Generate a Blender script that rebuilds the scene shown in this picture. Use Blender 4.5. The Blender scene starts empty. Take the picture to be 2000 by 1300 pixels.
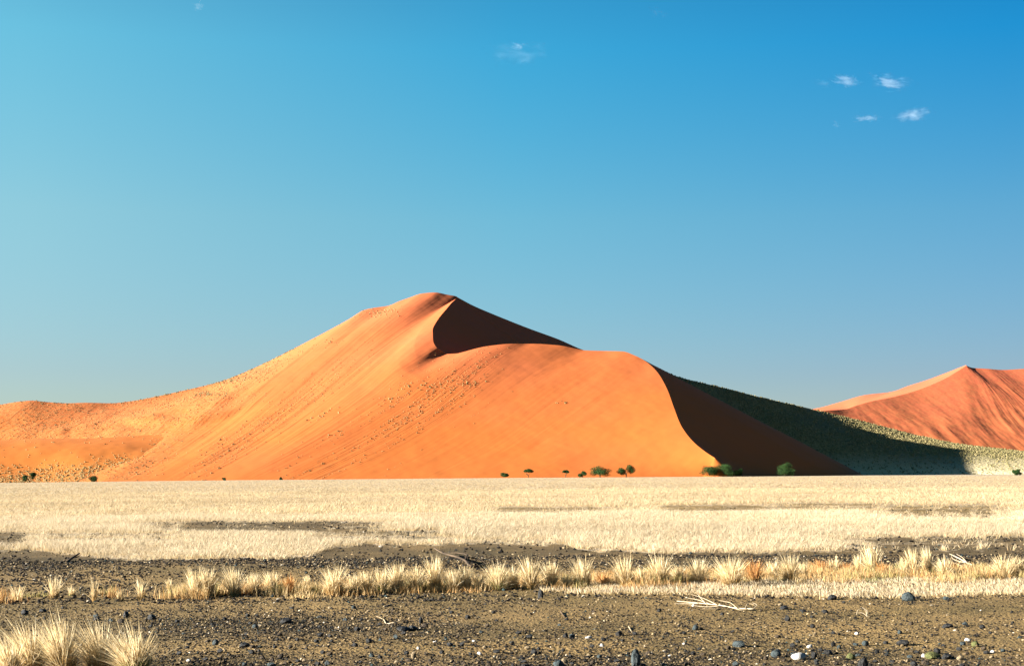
import bpy, math, random
import numpy as np
from mathutils import Vector, Matrix
R = math.radians
S = bpy.context.scene
C = S.collection

# ------------------------------------------------------------------ camera
FP = 2778.0                      # focal length in pixels of the 2000 px wide photograph (50 mm on 36 mm)
CAMZ = 1.65
PITCH = math.atan(272 / FP)
cam = bpy.data.cameras.new('Camera')
cam.lens = 50.0; cam.sensor_width = 36.0; cam.sensor_fit = 'HORIZONTAL'
cam.clip_start = 0.1; cam.clip_end = 30000
camo = bpy.data.objects.new('Camera', cam); C.objects.link(camo)
camo.location = (0, 0, CAMZ)
camo.rotation_euler = (R(90) + PITCH, 0, 0)
S.camera = camo

# ------------------------------------------------------------------ sky, sun, exposure
SUN_EL, SUN_T = 15.2, 12.0       # elevation; degrees behind pure left
sunv = Vector((-math.cos(R(SUN_EL)) * math.cos(R(SUN_T)), -math.cos(R(SUN_EL)) * math.sin(R(SUN_T)), math.sin(R(SUN_EL))))
w = bpy.data.worlds.new('World'); S.world = w; w.use_nodes = True
nt = w.node_tree
sk = nt.nodes.new('ShaderNodeTexSky'); sk.sky_type = 'NISHITA'; sk.sun_disc = False
sk.sun_elevation = R(SUN_EL)
sk.sun_rotation = math.atan2(sunv.x, sunv.y)
sk.altitude = 900; sk.air_density = 1.0; sk.dust_density = 0.4; sk.ozone_density = 2.0
bg = nt.nodes['Background']; bg.inputs[1].default_value = 0.0500
# grade of the sky's colour with height and side (deep saturated blue up and away from the sun; unseen zenith and far right darkened to deepen shade)
tc = nt.nodes.new('ShaderNodeTexCoord'); sx = nt.nodes.new('ShaderNodeSeparateXYZ')
nt.links.new(tc.outputs['Generated'], sx.inputs[0])
def wramp(src, stops, lo, hi):
    m = nt.nodes.new('ShaderNodeMapRange'); m.inputs[1].default_value = lo; m.inputs[2].default_value = hi
    nt.links.new(src, m.inputs[0])
    r = nt.nodes.new('ShaderNodeValToRGB'); nt.links.new(m.outputs[0], r.inputs[0])
    e = r.color_ramp.elements
    while len(e) < len(stops): e.new(0.5)
    for k, (p, c) in enumerate(stops):
        e[k].position = p; e[k].color = (*c, 1)
    return r.outputs[0]
def wmul(a, b):
    m = nt.nodes.new('ShaderNodeMix'); m.data_type = 'RGBA'; m.blend_type = 'MULTIPLY'; m.inputs[0].default_value = 1
    nt.links.new(a, m.inputs[6]); nt.links.new(b, m.inputs[7]); return m.outputs[2]
q = .393
SKY_Z = [(0.0, (.80 * q, .82 * q, .90 * q)), (.068, (.90 * q, .97 * q, 1.03 * q)), (.176, (1.12 * q, 1.48 * q, 1.27 * q)),
         (.29, (.89 * q, 1.87 * q, 1.62 * q)), (.5, (.25 * q, 1.0 * q, 1.2 * q)), (1.0, (.03 * q, .22 * q, .55 * q))]
col = wmul(sk.outputs[0], wramp(sx.outputs[2], SKY_Z, 0.0, 1.0))
low = wramp(sx.outputs[0], [(0, (1, 1, 1)), (.286, (1.0, .95, .96)), (.571, (.80, .72, .78)), (1, (.35, .35, .40))], -.32, .8)
high = wramp(sx.outputs[0], [(0, (1, 1, 1)), (.5, (.34, .80, 1)), (1, (.125, .68, 1))], -.32, .32)
mr = nt.nodes.new('ShaderNodeMapRange'); nt.links.new(sx.outputs[2], mr.inputs[0]); mr.inputs[1].default_value = 0.0; mr.inputs[2].default_value = .29
mh = nt.nodes.new('ShaderNodeMix'); mh.data_type = 'RGBA'; nt.links.new(mr.outputs[0], mh.inputs[0]); mh.inputs[6].default_value = (1, 1, 1, 1); nt.links.new(high, mh.inputs[7])
col = wmul(wmul(col, low), mh.outputs[2])
nt.links.new(col, bg.inputs[0])

sl = bpy.data.lights.new('Sun', 'SUN'); sl.energy = 5.0; sl.angle = R(0.5); sl.color = (1.0, 0.95, 0.88)
so = bpy.data.objects.new('Sun', sl); C.objects.link(so)
so.rotation_euler = sunv.to_track_quat('Z', 'Y').to_euler()
so.location = (-60, -30, 60)
S.view_settings.view_transform = 'Standard'; S.view_settings.look = 'None'
S.view_settings.exposure = 2.8; S.view_settings.gamma = 1.0
S.cycles.max_bounces = 6; S.cycles.diffuse_bounces = 2; S.cycles.use_denoising = True

# ------------------------------------------------------------------ helpers
cp, sp_ = math.cos(PITCH), math.sin(PITCH)
def P3(px, py, D):
    """world point at depth D (metres along +y) seen at pixel (px, py) of the 2000x1300 photograph"""
    px = np.asarray(px, float); py = np.asarray(py, float); D = np.asarray(D, float)
    a = (px - 1000) / FP; b = (650 - py) / FP
    dy = cp - b * sp_; dz = sp_ + b * cp
    t = D / dy
    return np.stack([a * t, D + 0 * a, CAMZ + dz * t], -1)
def to_px(p):
    p = np.asarray(p, float); x, y, z = p[..., 0], p[..., 1], p[..., 2] - CAMZ
    f = y * cp + z * sp_; u = -y * sp_ + z * cp
    return np.stack([1000 + x / f * FP, 650 - u / f * FP], -1)

_rs = np.random.RandomState(7)
_tab = _rs.rand(256, 256)
def vnoise(x, y):
    xi = np.floor(x).astype(int); yi = np.floor(y).astype(int); fx = x - xi; fy = y - yi
    fx = fx * fx * (3 - 2 * fx); fy = fy * fy * (3 - 2 * fy)
    g = lambda i, j: _tab[i & 255, j & 255]
    return (g(xi, yi) * (1 - fx) + g(xi + 1, yi) * fx) * (1 - fy) + (g(xi, yi + 1) * (1 - fx) + g(xi + 1, yi + 1) * fx) * fy
def fbm(x, y, o=4):
    s = 0; a = 1; t = 0
    for k in range(o):
        s = s + a * vnoise(x * 2 ** k + 17.3 * k, y * 2 ** k + 5.1 * k); t += a; a *= .5
    return s / t
def sstep(a, b, x):
    t = np.clip((x - a) / (b - a), 0, 1); return t * t * (3 - 2 * t)

def mesh_np(name, V, F, mats, uv=None, attrs=None, smooth=True, midx=None):
    """V (n,3); F (m,3|4) int; attrs {name: (n,) float or (n,3) colour}"""
    me = bpy.data.meshes.new(name)
    V = np.asarray(V, np.float32); F = np.asarray(F, np.int32)
    k = F.shape[1]
    me.vertices.add(len(V)); me.vertices.foreach_set('co', V.ravel())
    me.loops.add(F.size); me.loops.foreach_set('vertex_index', F.ravel())
    me.polygons.add(len(F)); me.polygons.foreach_set('loop_start', np.arange(0, F.size, k, dtype=np.int32))
    me.polygons.foreach_set('loop_total', np.full(len(F), k, np.int32))
    me.polygons.foreach_set('use_smooth', np.full(len(F), smooth, bool))
    if midx is not None: me.polygons.foreach_set('material_index', np.asarray(midx, np.int32))
    for m in (mats if isinstance(mats, (list, tuple)) else [mats]): me.materials.append(m)
    me.update(calc_edges=True)
    if uv is not None:
        l = me.uv_layers.new(name='UVMap'); l.data.foreach_set('uv', np.asarray(uv, np.float32)[F.ravel()].ravel())
    for an, av in (attrs or {}).items():
        av = np.asarray(av, np.float32)
        if av.ndim == 1:
            a = me.attributes.new(an, 'FLOAT', 'POINT'); a.data.foreach_set('value', av)
        else:
            a = me.attributes.new(an, 'FLOAT_COLOR', 'POINT')
            a.data.foreach_set('color', np.concatenate([av, np.ones((len(av), 1), np.float32)], 1).ravel())
    me.validate()
    return me
def link(name, me, parent=None, **props):
    o = bpy.data.objects.new(name, me); C.objects.link(o)
    if parent is not None: o.parent = parent
    for k, v in props.items(): o[k] = v
    return o
def thing(name, label, cat, loc=(0, 0, 0), group=None, rotz=0):
    o = bpy.data.objects.new(name, None); C.objects.link(o); o.location = loc; o.rotation_euler = (0, 0, rotz)
    o.empty_display_size = .2
    o['label'] = label; o['category'] = cat
    if group: o['group'] = group
    return o
def grid_faces(nu, nv, off=0):
    i = np.arange(nu - 1)[:, None]; j = np.arange(nv - 1)[None, :]
    a = i * nv + j
    return (np.stack([a, a + nv, a + nv + 1, a + 1], -1).reshape(-1, 4) + off)

def pchip(keys, n):
    """keys (k,c) -> n rows, monotone cubic per coordinate, parameter = key index"""
    K = np.asarray(keys, float); m = len(K)
    d = np.diff(K, axis=0); t = np.zeros_like(K)
    a, b = d[:-1], d[1:]
    with np.errstate(divide='ignore', invalid='ignore'):
        h = np.where(a * b > 0, 2 * a * b / (a + b), 0)
    t[1:-1] = h; t[0] = d[0]; t[-1] = d[-1]
    s = np.linspace(0, m - 1, n); i = np.clip(s.astype(int), 0, m - 2); f = (s - i)[:, None]
    h00 = 2 * f ** 3 - 3 * f ** 2 + 1; h10 = f ** 3 - 2 * f ** 2 + f; h01 = -2 * f ** 3 + 3 * f ** 2; h11 = f ** 3 - f ** 2
    return h00 * K[i] + h10 * t[i] + h01 * K[i + 1] + h11 * t[i + 1], s

def blur(C_, sg):
    k = np.arange(-3 * sg, 3 * sg + 1); g = np.exp(-k ** 2 / (2. * sg * sg)); g /= g.sum()
    Cp = np.concatenate([C_[0] + (C_[0] - C_[1]) * np.arange(3 * sg, 0, -1)[:, None], C_, C_[-1] + (C_[-1] - C_[-2]) * np.arange(1, 3 * sg + 1)[:, None]])
    return np.stack([np.convolve(Cp[:, c_], g, 'valid') for c_ in range(3)], -1)
# materials
def mat(name):
    m = bpy.data.materials.new(name); m.use_nodes = True; n = m.node_tree
    b = n.nodes['Principled BSDF']; b.inputs['Roughness'].default_value = .9
    b.inputs['Specular IOR Level'].default_value = .15
    return m, n, b
class N:
    """small node-building helper"""
    def __init__(s, t): s.t = t
    def _in(s, sock, v):
        if hasattr(v, 'node'): s.t.links.new(v, sock)
        elif isinstance(v, (tuple, list)): sock.default_value = (*v, 1) if len(v) == 3 and sock.type == 'RGBA' else v
        else: sock.default_value = v
    def noise(s, vec, scale, detail=4, rough=.55, dist=0):
        n = s.t.nodes.new('ShaderNodeTexNoise'); s._in(n.inputs['Vector'], vec); n.inputs['Scale'].default_value = scale
        n.inputs['Detail'].default_value = detail; n.inputs['Roughness'].default_value = rough; n.inputs['Distortion'].default_value = dist
        return n.outputs['Fac']
    def voro(s, vec, scale, feature='F1', out='Distance', rnd=1):
        n = s.t.nodes.new('ShaderNodeTexVoronoi'); n.feature = feature; s._in(n.inputs['Vector'], vec)
        n.inputs['Scale'].default_value = scale; n.inputs['Randomness'].default_value = rnd; return n.outputs[out]
    def map(s, v, a, b, c=0., d=1.):
        n = s.t.nodes.new('ShaderNodeMapRange'); s._in(n.inputs[0], v)
        for k, q in zip((1, 2, 3, 4), (a, b, c, d)): s._in(n.inputs[k], q)
        return n.outputs[0]
    def math(s, op, a, b=0.):
        n = s.t.nodes.new('ShaderNodeMath'); n.operation = op; s._in(n.inputs[0], a); s._in(n.inputs[1], b); return n.outputs[0]
    def mix(s, f, a, b, mode='MIX'):
        n = s.t.nodes.new('ShaderNodeMix'); n.data_type = 'RGBA'; n.blend_type = mode
        s._in(n.inputs[0], f); s._in(n.inputs[6], a); s._in(n.inputs[7], b); return n.outputs[2]
    def coord(s, which='Object'):
        return s.t.nodes.new('ShaderNodeTexCoord').outputs[which]
    def mapping(s, vec, scale=(1, 1, 1), loc=(0, 0, 0), rot=(0, 0, 0)):
        n = s.t.nodes.new('ShaderNodeMapping'); s._in(n.inputs[0], vec); n.inputs[1].default_value = loc
        n.inputs[2].default_value = rot; n.inputs[3].default_value = scale; return n.outputs[0]
    def attr(s, name, out='Fac'):
        n = s.t.nodes.new('ShaderNodeAttribute'); n.attribute_name = name; return n.outputs[out]
    def bump(s, h, strength=1, dist=1, normal=None):
        n = s.t.nodes.new('ShaderNodeBump'); n.inputs['Strength'].default_value = strength; n.inputs['Distance'].default_value = dist
        s._in(n.inputs['Height'], h)
        if normal is not None: s._in(n.inputs['Normal'], normal)
        return n.outputs[0]

SAND_LO, SAND_HI, SAND_PALE = (.45, .118, .018), (.44, .108, .034), (.46, .18, .065)
def sand_material(name, grass_attr=True, lo=SAND_LO, hi=SAND_HI, zr=(0., 110.)):
    m, t, b = mat(name); n = N(t)
    oc = n.coord('Object'); uv = n.coord('UV')
    z = t.nodes.new('ShaderNodeSeparateXYZ'); n._in(z.inputs[0], oc)
    big = n.noise(oc, .012, 3)
    hf = n.math('ADD', n.map(z.outputs[2], zr[0], zr[1]), n.map(big, .3, .7, -.25, .25))
    c = n.mix(n.map(hf, 0, 1), lo, hi)  # pinker with height: haze and grazing light put into the sand colour
    # wind streaks running up the slope
    st = n.noise(n.mapping(uv, (260, 3.0, 1)), 1, 5, .6)
    st2 = n.noise(n.mapping(uv, (60, 1.4, 1)), 1, 4, .6)
    g = n.attr('streak')
    f = n.math('MULTIPLY', n.map(st, .52, .72), g)
    c = n.mix(n.math('MULTIPLY', f, .32), c, SAND_PALE)
    c = n.mix(n.math('MULTIPLY', n.map(st2, .5, .9), .15), c, (.36, .11, .017))
    # straw speckle where grass grows
    sp = n.noise(oc, .45, 3, .6)
    gr = n.attr('grass')
    c = n.mix(n.math('MULTIPLY', n.map(sp, .42, .66), n.math('MULTIPLY', gr, .6)), c, (.30, .17, .05))
    n._in(b.inputs['Base Color'], c)
    h = n.math('ADD', n.math('MULTIPLY', st, n.math('MULTIPLY', g, .6)), n.math('MULTIPLY', sp, n.math('MULTIPLY', gr, .35)))
    nr = n.bump(h, .8, 1.0)
    nr = n.bump(n.noise(oc, .05, 2), .12, 6, nr)
    n._in(b.inputs['Normal'], nr)
    return m

# ------------------------------------------------------------------ ground (one sheet to the horizon)
_bx = np.array([-400, 0, 300, 500, 1000, 1500, 1700, 2000, 2400]); _by = np.array([943.5, 941.5, 938, 936, 932, 929.2, 928, 927.2, 926.8])
def ground_c(u):
    px = 1000 + u * FP
    return (np.interp(px, _bx, _by) - 928.2) / FP
def ground_z(x, y, fine=True):
    x = np.asarray(x, float); y = np.asarray(y, float)
    yy = np.maximum(y, 0)
    u = x / np.maximum(yy, 1)
    z = -ground_c(u) * yy
    # low roughness underfoot
    near = np.exp(-np.hypot(x, y) / 60)
    z = z + near * (fbm(x * .35, y * .35, 3) - .5) * .10
    if fine:
        z = z + near * (fbm(x * 3.1, y * 3.1, 2) - .5) * .035
    return z
def on_ground(px, py, dmax=2500):
    """world point where the ray through (px,py) meets the ground"""
    px = np.asarray(px, float); py = np.asarray(py, float)
    a = (px - 1000) / FP; b = (650 - py) / FP
    dy = cp - b * sp_; dz = sp_ + b * cp
    ux = a / dy; k = dz / dy
    c = ground_c(ux)
    D = CAMZ / np.maximum(-(k + c), CAMZ / dmax)
    for _ in range(4):
        z = ground_z(ux * D, D)
        D = np.clip((CAMZ - z - c * D) / np.maximum(-(k + c), CAMZ / dmax), 2, dmax)
    return np.stack([ux * D, D, ground_z(ux * D, D)], -1)

FRONT = ([-600, 0, 120, 190, 350, 500, 600, 640, 700, 900, 1000, 1110, 1130, 1300, 1500, 1640, 2000, 2700],
         [1072, 1072, 1077, 1089, 1092, 1091, 1086, 1068, 1063, 1061, 1061, 1062, 1074, 1077, 1079, 1074, 1072, 1070])
HOLES = [(250, 790, 1024, 5.5, 1.2), (590, 900, 1041, 3.5, 1.15), (-80, 60, 1047, 7, 1.3), (40, 380, 1045, 3.5, .9), (-60, 110, 1027, 2, .6),
         (930, 1220, 993, 2.6, .95), (1270, 1520, 990, 3.2, 1.15), (1480, 1760, 985, 2.4, .85), (1690, 1990, 995, 9, .85),
         (1620, 2200, 1055, 6, 1.15), (850, 1130, 1057, 3.5, .5), (1140, 1240, 1047, 3, .3), (500, 700, 969, 1.2, .3), (-80, 130, 1088, 5, .4)]
def field_cover(px, py):
    """0..1 how densely straw grass stands on the plain, at the place the photograph shows at (px,py)"""
    fr = np.interp(px, *FRONT)
    j = (fbm(px * .035, py * .25, 3) - .5) * 9
    c = sstep(2.5, -2.5, py - fr + j * 1.2 + (fbm(px * .11, py * .5, 2) - .5) * 7)
    h = np.zeros_like(c)
    for x0, x1, yc, hh, s in HOLES:
        xm = (x0 + x1) / 2; hw = (x1 - x0) / 2
        e = np.clip(1.15 - np.abs((px - xm) / hw) ** 3, 0, 1)
        yy = np.abs(py - yc + j * .3) / (hh * (.35 + .65 * e))
        h = np.maximum(h, s * e * np.clip(1.6 - yy, 0, 1))
    h = h * (.15 + 1.75 * fbm(px * .09, py * .6, 3))
    return c * (1 - np.clip(h, 0, 1))
SHORT_T = ([1040, 1100, 1300, 1600, 2000, 2600], [1152, 1138, 1138, 1132, 1132, 1130])
SHORT_B = ([1040, 1100, 1300, 1500, 1700, 2000, 2600], [1152, 1156, 1160, 1164, 1167, 1161, 1160])
def short_cover(px, py):
    """the strip of short straw stubble that borders the bare ground on the right"""
    j = (fbm(px * .05, py * .3, 3) - .5) * 8
    return sstep(-2, 2, py - np.interp(px, *SHORT_T) + j) * sstep(3, -2, py - np.interp(px, *SHORT_B) + j) * (px > 1045)

def dark_gravel(px, py):
    """where the bare ground is paved with dark stones"""
    a = sstep(1112, 1095, py + (fbm(px * .02, py * .2, 2) - .5) * 16) * sstep(1000, 1012, py)
    b = np.exp(-((px - 620) / 420.) ** 2 - ((py - 1228) / 26.) ** 2) * 1.0
    c = sstep(1262, 1285, py) * .75
    d = sstep(500, 0, px) * sstep(1150, 1100, py) * .5
    return np.clip((np.maximum(np.maximum(a, b), np.maximum(c, d))) * (.35 + 1.1 * fbm(px * .012, py * .08, 3)), 0, 1)
def build_ground():
    # polar sheet: rings get coarser with distance, spokes are dense where the photograph looks
    th = np.concatenate([np.linspace(-180, -26, 60)[:-1], np.linspace(-26, 26, 620), np.linspace(26, 180, 60)[1:]])
    th = np.radians(th)
    r = np.concatenate([[0.05, 1, 2, 4, 6, 8], 9 * (400 / 9) ** np.linspace(0, 1, 560), 400 * 2.2 ** np.arange(1, 6)])
    T, Rr = np.meshgrid(th, r, indexing='ij')
    x = Rr * np.sin(T); y = Rr * np.cos(T)
    z = ground_z(x, y)
    V = np.stack([x, y, z], -1).reshape(-1, 3)
    F = grid_faces(len(th), len(r))
    yy = np.maximum(V[:, 1], 1)
    q = to_px(np.stack([V[:, 0], yy, V[:, 2]], -1))
    inb = V[:, 1] > 5
    cov = np.where(inb, np.minimum(field_cover(q[:, 0], q[:, 1]), field_cover(q[:, 0], q[:, 1] - .15 * FP / yy)), 0)
    sh = np.where(inb, short_cover(q[:, 0], q[:, 1]), 0)
    dk = np.where(inb, dark_gravel(q[:, 0], q[:, 1]), .3)
    m, t, b = mat('gravel_plain'); n = N(t); oc = n.coord('Object')
    a = n.noise(oc, .28, 5, .6); f = n.noise(oc, 9, 4, .65); v = n.voro(oc, 26); v2 = n.voro(oc, 60)
    ch = n.voro(oc, 26, out='Color')
    sep = t.nodes.new('ShaderNodeSeparateColor'); n._in(sep.inputs[0], ch)
    base = n.mix(n.map(a, .38, .62), (.098, .064, .020), (.235, .145, .052))
    peb = n.mix(sep.outputs[0], (.02, .018, .014), (.15, .115, .065))
    base = n.mix(n.math('MULTIPLY', n.map(v, .42, .2), n.map(f, .45, .6)), base, peb)
    base = n.mix(n.map(f, .35, .7), base, n.mix(.5, base, (.21, .145, .048)))
    base = n.mix(n.math('MULTIPLY', n.attr('dark'), .6), base, n.mix(.82, base, (.012, .010, .007)))
    s1 = n.noise(n.mapping(oc, (.05, .3, 1)), 1, 4, .6)
    straw = n.mix(n.map(s1, .35, .65), (.41, .325, .21), (.45, .36, .245))
    straw = n.mix(n.map(n.noise(oc, 5, 3), .5, .75), straw, (.36, .25, .12))
    base = n.mix(n.attr('cover'), base, straw)
    base = n.mix(n.math('MULTIPLY', n.attr('short'), .6), base, (.33, .235, .11))
    n._in(b.inputs['Base Color'], base)
    h = n.math('ADD', n.math('MULTIPLY', f, .5), n.math('ADD', n.math('MULTIPLY', n.map(v, 0, .6, 1, 0), .5), n.math('MULTIPLY', n.map(v2, 0, .6, 1, 0), .2)))
    n._in(b.inputs['Normal'], n.bump(h, .8, .035))
    link('ground', mesh_np('ground', V, F, m, attrs={'cover': cov, 'short': sh, 'dark': dk}), kind='structure')
build_ground()

# ------------------------------------------------------------------ the dunes
def px_ground(px, D):
    x = (px - 1000) / FP * D * 1.0
    return np.array([x, D, float(ground_z(x, D, False))])

# lit windward face: (crest px, py, depth | foot px, depth)
A = [(-700, 822, 760, -760, 685), (-450, 812, 770, -560, 685), (-200, 803, 800, -360, 685), (-60, 797, 806, -230, 685), (0, 790, 810, -175, 685), (30, 785, 812, -150, 685),
     (62, 782, 814, -125, 685), (95, 785, 816, -100, 685), (130, 787, 818, -75, 685), (170, 786, 821, -45, 685), (215, 787, 826, -15, 685), (250, 784, 832, 8, 685),
     (290, 777, 840, 32, 685), (360, 762, 856, 70, 685), (430, 745, 872, 108, 685), (500, 717, 887, 145, 686), (560, 688, 899, 178, 686), (600, 667, 907, 200, 686),
     (640, 646, 915, 222, 687), (680, 624, 923, 245, 687), (712, 605, 931, 262, 687), (730, 601, 934, 272, 687), (758, 597, 938, 288, 688), (780, 588, 941, 300, 688), (800, 581, 943, 312, 688),
     (825, 573, 945, 326, 688), (850, 571, 947, 340, 688), (872, 575, 949, 352, 688), (893, 580, 951, 364, 688), (882, 591, 0, 376, 688), (872, 603, 0, 388, 688),
     (855, 624, 0, 402, 688), (845, 645, 0, 416, 688), (846, 665, 0, 432, 688), (855, 681, 0, 446, 688), (872, 691, 0, 462, 688), (892, 690, 826, 478, 688),
     (905, 687, 827, 490, 688), (950, 676, 833, 530, 688), (1000, 671, 839, 575, 688), (1040, 671, 845, 612, 688), (1090, 674, 847, 662, 688), (1145, 684, 848, 722, 688),
     (1180, 685, 848, 765, 688), (1215, 686, 846, 812, 688), (1240, 694, 840, 850, 688), (1262, 706, 832, 895, 688), (1285, 728, 814, 955, 688), (1304, 762, 787, 1020, 688),
     (1316, 795, 762, 1085, 688), (1330, 830, 736, 1160, 688), (1352, 860, 716, 1235, 688), (1378, 882, 702, 1305, 687), (1396, 894, 695, 1378, 686)]
PEAK = P3(893, 580, 951)
SLIPN = np.array([math.sin(R(33)) * math.cos(R(38)), -math.sin(R(33)) * math.sin(R(38)), math.cos(R(33))])
def on_slip(px, py):
    """depth at which a pixel's ray meets the slip face plane through the peak"""
    d = P3(px, py, 1.0) - np.array([0, 0, CAMZ])
    return float(SLIPN @ (PEAK - np.array([0, 0, CAMZ])) / (SLIPN @ d))
A = [(a, b, d or on_slip(a, b), e, f) for a, b, d, e, f in A]
A = np.array(A, float)
A[:, 4] = np.interp(A[:, 3], [-50, 100, 200, 500, 1000, 1300, 1400], [688, 664, 650, 654, 672, 685, 688])
NU_A, NV_A = 1500, 150
topk, sA = pchip(A[:, :3], NU_A)
botk, _ = pchip(np.stack([A[:, 3], A[:, 4]], -1), NU_A)
topA = P3(topk[:, 0], topk[:, 1], topk[:, 2])
botA = np.array([px_ground(p, d) for p, d in botk]); botA[:, 2] -= .6
# ledges and hollows on the grassy left shoulder, drawn where the photograph shows them: (polyline, drop metres, width px)
LEDGES = [([(205, 806), (235, 816), (275, 823), (330, 823), (380, 817), (430, 806), (470, 794), (540, 776)], 1.9, 12),
          ([(300, 800), (360, 797), (420, 786), (500, 764)], 1.1, 9),
          ([(-60, 868), (0, 858), (90, 856), (170, 856), (240, 853), (300, 848), (370, 843), (430, 832)], 0, 8),
          ([(120, 835), (180, 822), (230, 812)], 1.0, 11),
          ([(380, 756), (440, 752), (520, 728)], 1.0, 9),
          ([(560, 700), (640, 672), (700, 640)], 0.7, 5)]
def poly_sd(px, py, poly):
    """vertical signed distance (px) below the polyline and its fade at the ends"""
    p = np.array(poly, float)
    y = np.interp(px, p[:, 0], p[:, 1])
    L = p[-1, 0] - p[0, 0]
    e = sstep(p[0, 0] - 5, p[0, 0] + .2 * L, px) * sstep(p[-1, 0] + 5, p[-1, 0] - .3 * L, px)
    return py - y, e
def build_main():
    v = np.linspace(0, 1, NV_A)[None, :, None]
    # away from the sharp crest the face forgets the kinks of the crest line
    levels = [0, 18, 45, 85, 130]
    TB = np.stack([topA] + [blur(topA, sg) for sg in levels[1:]])
    lv = np.clip((1 - v[0, :, 0]) * 9, 0, 3.999); li = lv.astype(int); lf = (lv - li)
    tp = TB[li].transpose(1, 0, 2) * (1 - lf)[None, :, None] + TB[li + 1].transpose(1, 0, 2) * lf[None, :, None]
    we = sstep(NU_A - 260, NU_A - 30, np.arange(NU_A))[:, None, None]
    tp = tp * (1 - we) + topA[:, None, :] * we
    bt = botA[:, None, :]
    P = bt + (tp - bt) * v
    tp = topA[:, None, :]
    H = np.maximum(tp[..., 2] - bt[..., 2], 1)
    vv = v[..., 0]; s = np.linspace(0, 1, NU_A)[:, None] + 0 * vv
    # slightly hollow below, rounded above
    P[..., 2] += H * (-.035 * np.sin(np.pi * vv) - .02 * np.sin(2 * np.pi * vv))
    env = np.clip(np.sin(np.pi * np.clip(vv, 0, 1)), 0, 1) ** .6
    P[..., 2] += env * (fbm(s * 26, vv * 1.6, 3) - .5) * np.interp(s, [0, .55, .7, 1], [1.6, .55, .45, .5]) * sstep(1.0, .8, vv)
    P[..., 2] += env * (fbm(s * 160, vv * 3.0, 3) - .5) * np.interp(s, [0, .55, .7, 1], [.3, .3, .12, .1])
    q = to_px(P)
    px, py = q[..., 0], q[..., 1]
    left = sstep(560, 330, px + (py - 800) * .9)
    P[..., 2] += env * left * ((fbm(P[..., 0] * .02, P[..., 1] * .03, 4) - .5) * 3.4)
    q = to_px(P); px, py = q[..., 0], q[..., 1]
    for poly, drop, wpx in LEDGES:
        if not drop: continue
        d, e = poly_sd(px, py, poly)
        f = sstep(-wpx * .4, wpx * 1.0, d) * np.exp(-np.clip(d, 0, None) / (wpx * 3))
        P[..., 2] -= drop * e * f * env
    q = to_px(P); px, py = q[..., 0], q[..., 1]
    # where wind streaks and straw show
    diag = py - (937 - (px - 290) * .80)         # boundary between grassy shoulder and clean face
    grass = sstep(25, -40, diag) * sstep(700, 480, px) * (.55 + .75 * fbm(P[..., 0] * .03, P[..., 1] * .03, 3))
    band = np.exp(-((py - (905 - (px - 400) * .66)) / 26.) ** 2) * sstep(760, 600, px) * sstep(300, 420, px)
    st_band = np.exp(-((py - (925 - (px - 600) * .60)) / 50.) ** 2) * sstep(1010, 880, px) * sstep(400, 560, px)
    streak = np.clip(.15 * sstep(1350, 1000, px) + .8 * band + .75 * st_band + .5 * grass, 0, 1) * (.35 + .9 * fbm(s * 60, vv * 2.2, 2))
    grass = np.clip(grass + .5 * band, 0, 1)
    V = [P.reshape(-1, 3)]; F = [grid_faces(NU_A, NV_A)]
    UV = [np.stack([s, vv + 0 * s], -1).reshape(-1, 2)]; G = [grass.ravel()]; K = [streak.ravel()]; off = NU_A * NV_A
    # lee side behind the skyline of the shoulder and the peak
    iend = int(np.searchsorted(sA, 28.0)) + 1
    back = topA[:iend].copy(); h = back[:, 2].copy()
    tt = np.linspace(0, 1, 26)[None, :, None]
    bk = np.stack([back[:, 0] + 40 + h * .6, back[:, 1] + 60 + h * 1.9, -10 + 0 * h], -1)
    Q = back[:, None] + (bk[:, None] - back[:, None]) * tt
    Q[..., 2] += (H[:iend] * 0.10) * np.sin(np.pi * tt[..., 0])
    V.append(Q.reshape(-1, 3)); F.append(grid_faces(iend, 26, off)); off += iend * 26
    ss = np.linspace(0, 1, NU_A)[:iend, None] + 0 * tt[..., 0]
    UV.append(np.stack([ss, 1 + tt[..., 0] + 0 * ss], -1).reshape(-1, 2)); G.append(np.full(iend * 26, .4)); K.append(np.full(iend * 26, .2))
    # slip face: falls from the crest that comes forward from the back ridge through the peak and the S-bend to the nose
    rk, _ = pchip(RIDGE[:9], 260)
    Rg = P3(rk[:, 0], rk[:, 1], rk[:, 2])[::-1]
    i0 = int(round(28.0 / (len(A) - 1) * (NU_A - 1)))
    crest = np.concatenate([Rg[:-1], topA[i0:]]); nb = len(Rg) - 1
    # direction (degrees from +x, negative = toward the viewer) by key index along A
    dk = np.array([[28, -38], [33, -38], [34, -20], [35, 20], [36, 50], [38, 58], [42, 50], [43, 25], [44, -4], [45, -12], [46, -22], [47, -34], [48, -36], [51, -36], [53, -30]], float)
    ang = np.concatenate([np.full(nb, -38.), np.interp(sA[i0:], dk[:, 0], dk[:, 1])])
    slp = np.concatenate([np.full(nb, 33.), np.interp(sA[i0:], [28, 35, 42, 44, 46, 53], [33, 33, 31, 28, 29, 33])])
    # the nose: fan the last rulings round to the front so that the face closes
    nf = 40
    crest = np.concatenate([crest, np.repeat(crest[-1:], nf, 0)])
    ang = np.concatenate([ang, np.linspace(-32, -125, nf)]); slp = np.concatenate([slp, np.linspace(33, 36, nf)])
    h = crest[:, 2] + 3
    run = h / np.tan(np.radians(slp))
    ft = np.stack([crest[:, 0] + run * np.cos(np.radians(ang)), crest[:, 1] + run * np.sin(np.radians(ang)), crest[:, 2] - h], -1)
    tt = np.linspace(0, 1, 60)[None, :, None]
    Q = crest[:, None] + (ft[:, None] - crest[:, None]) * tt
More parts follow.
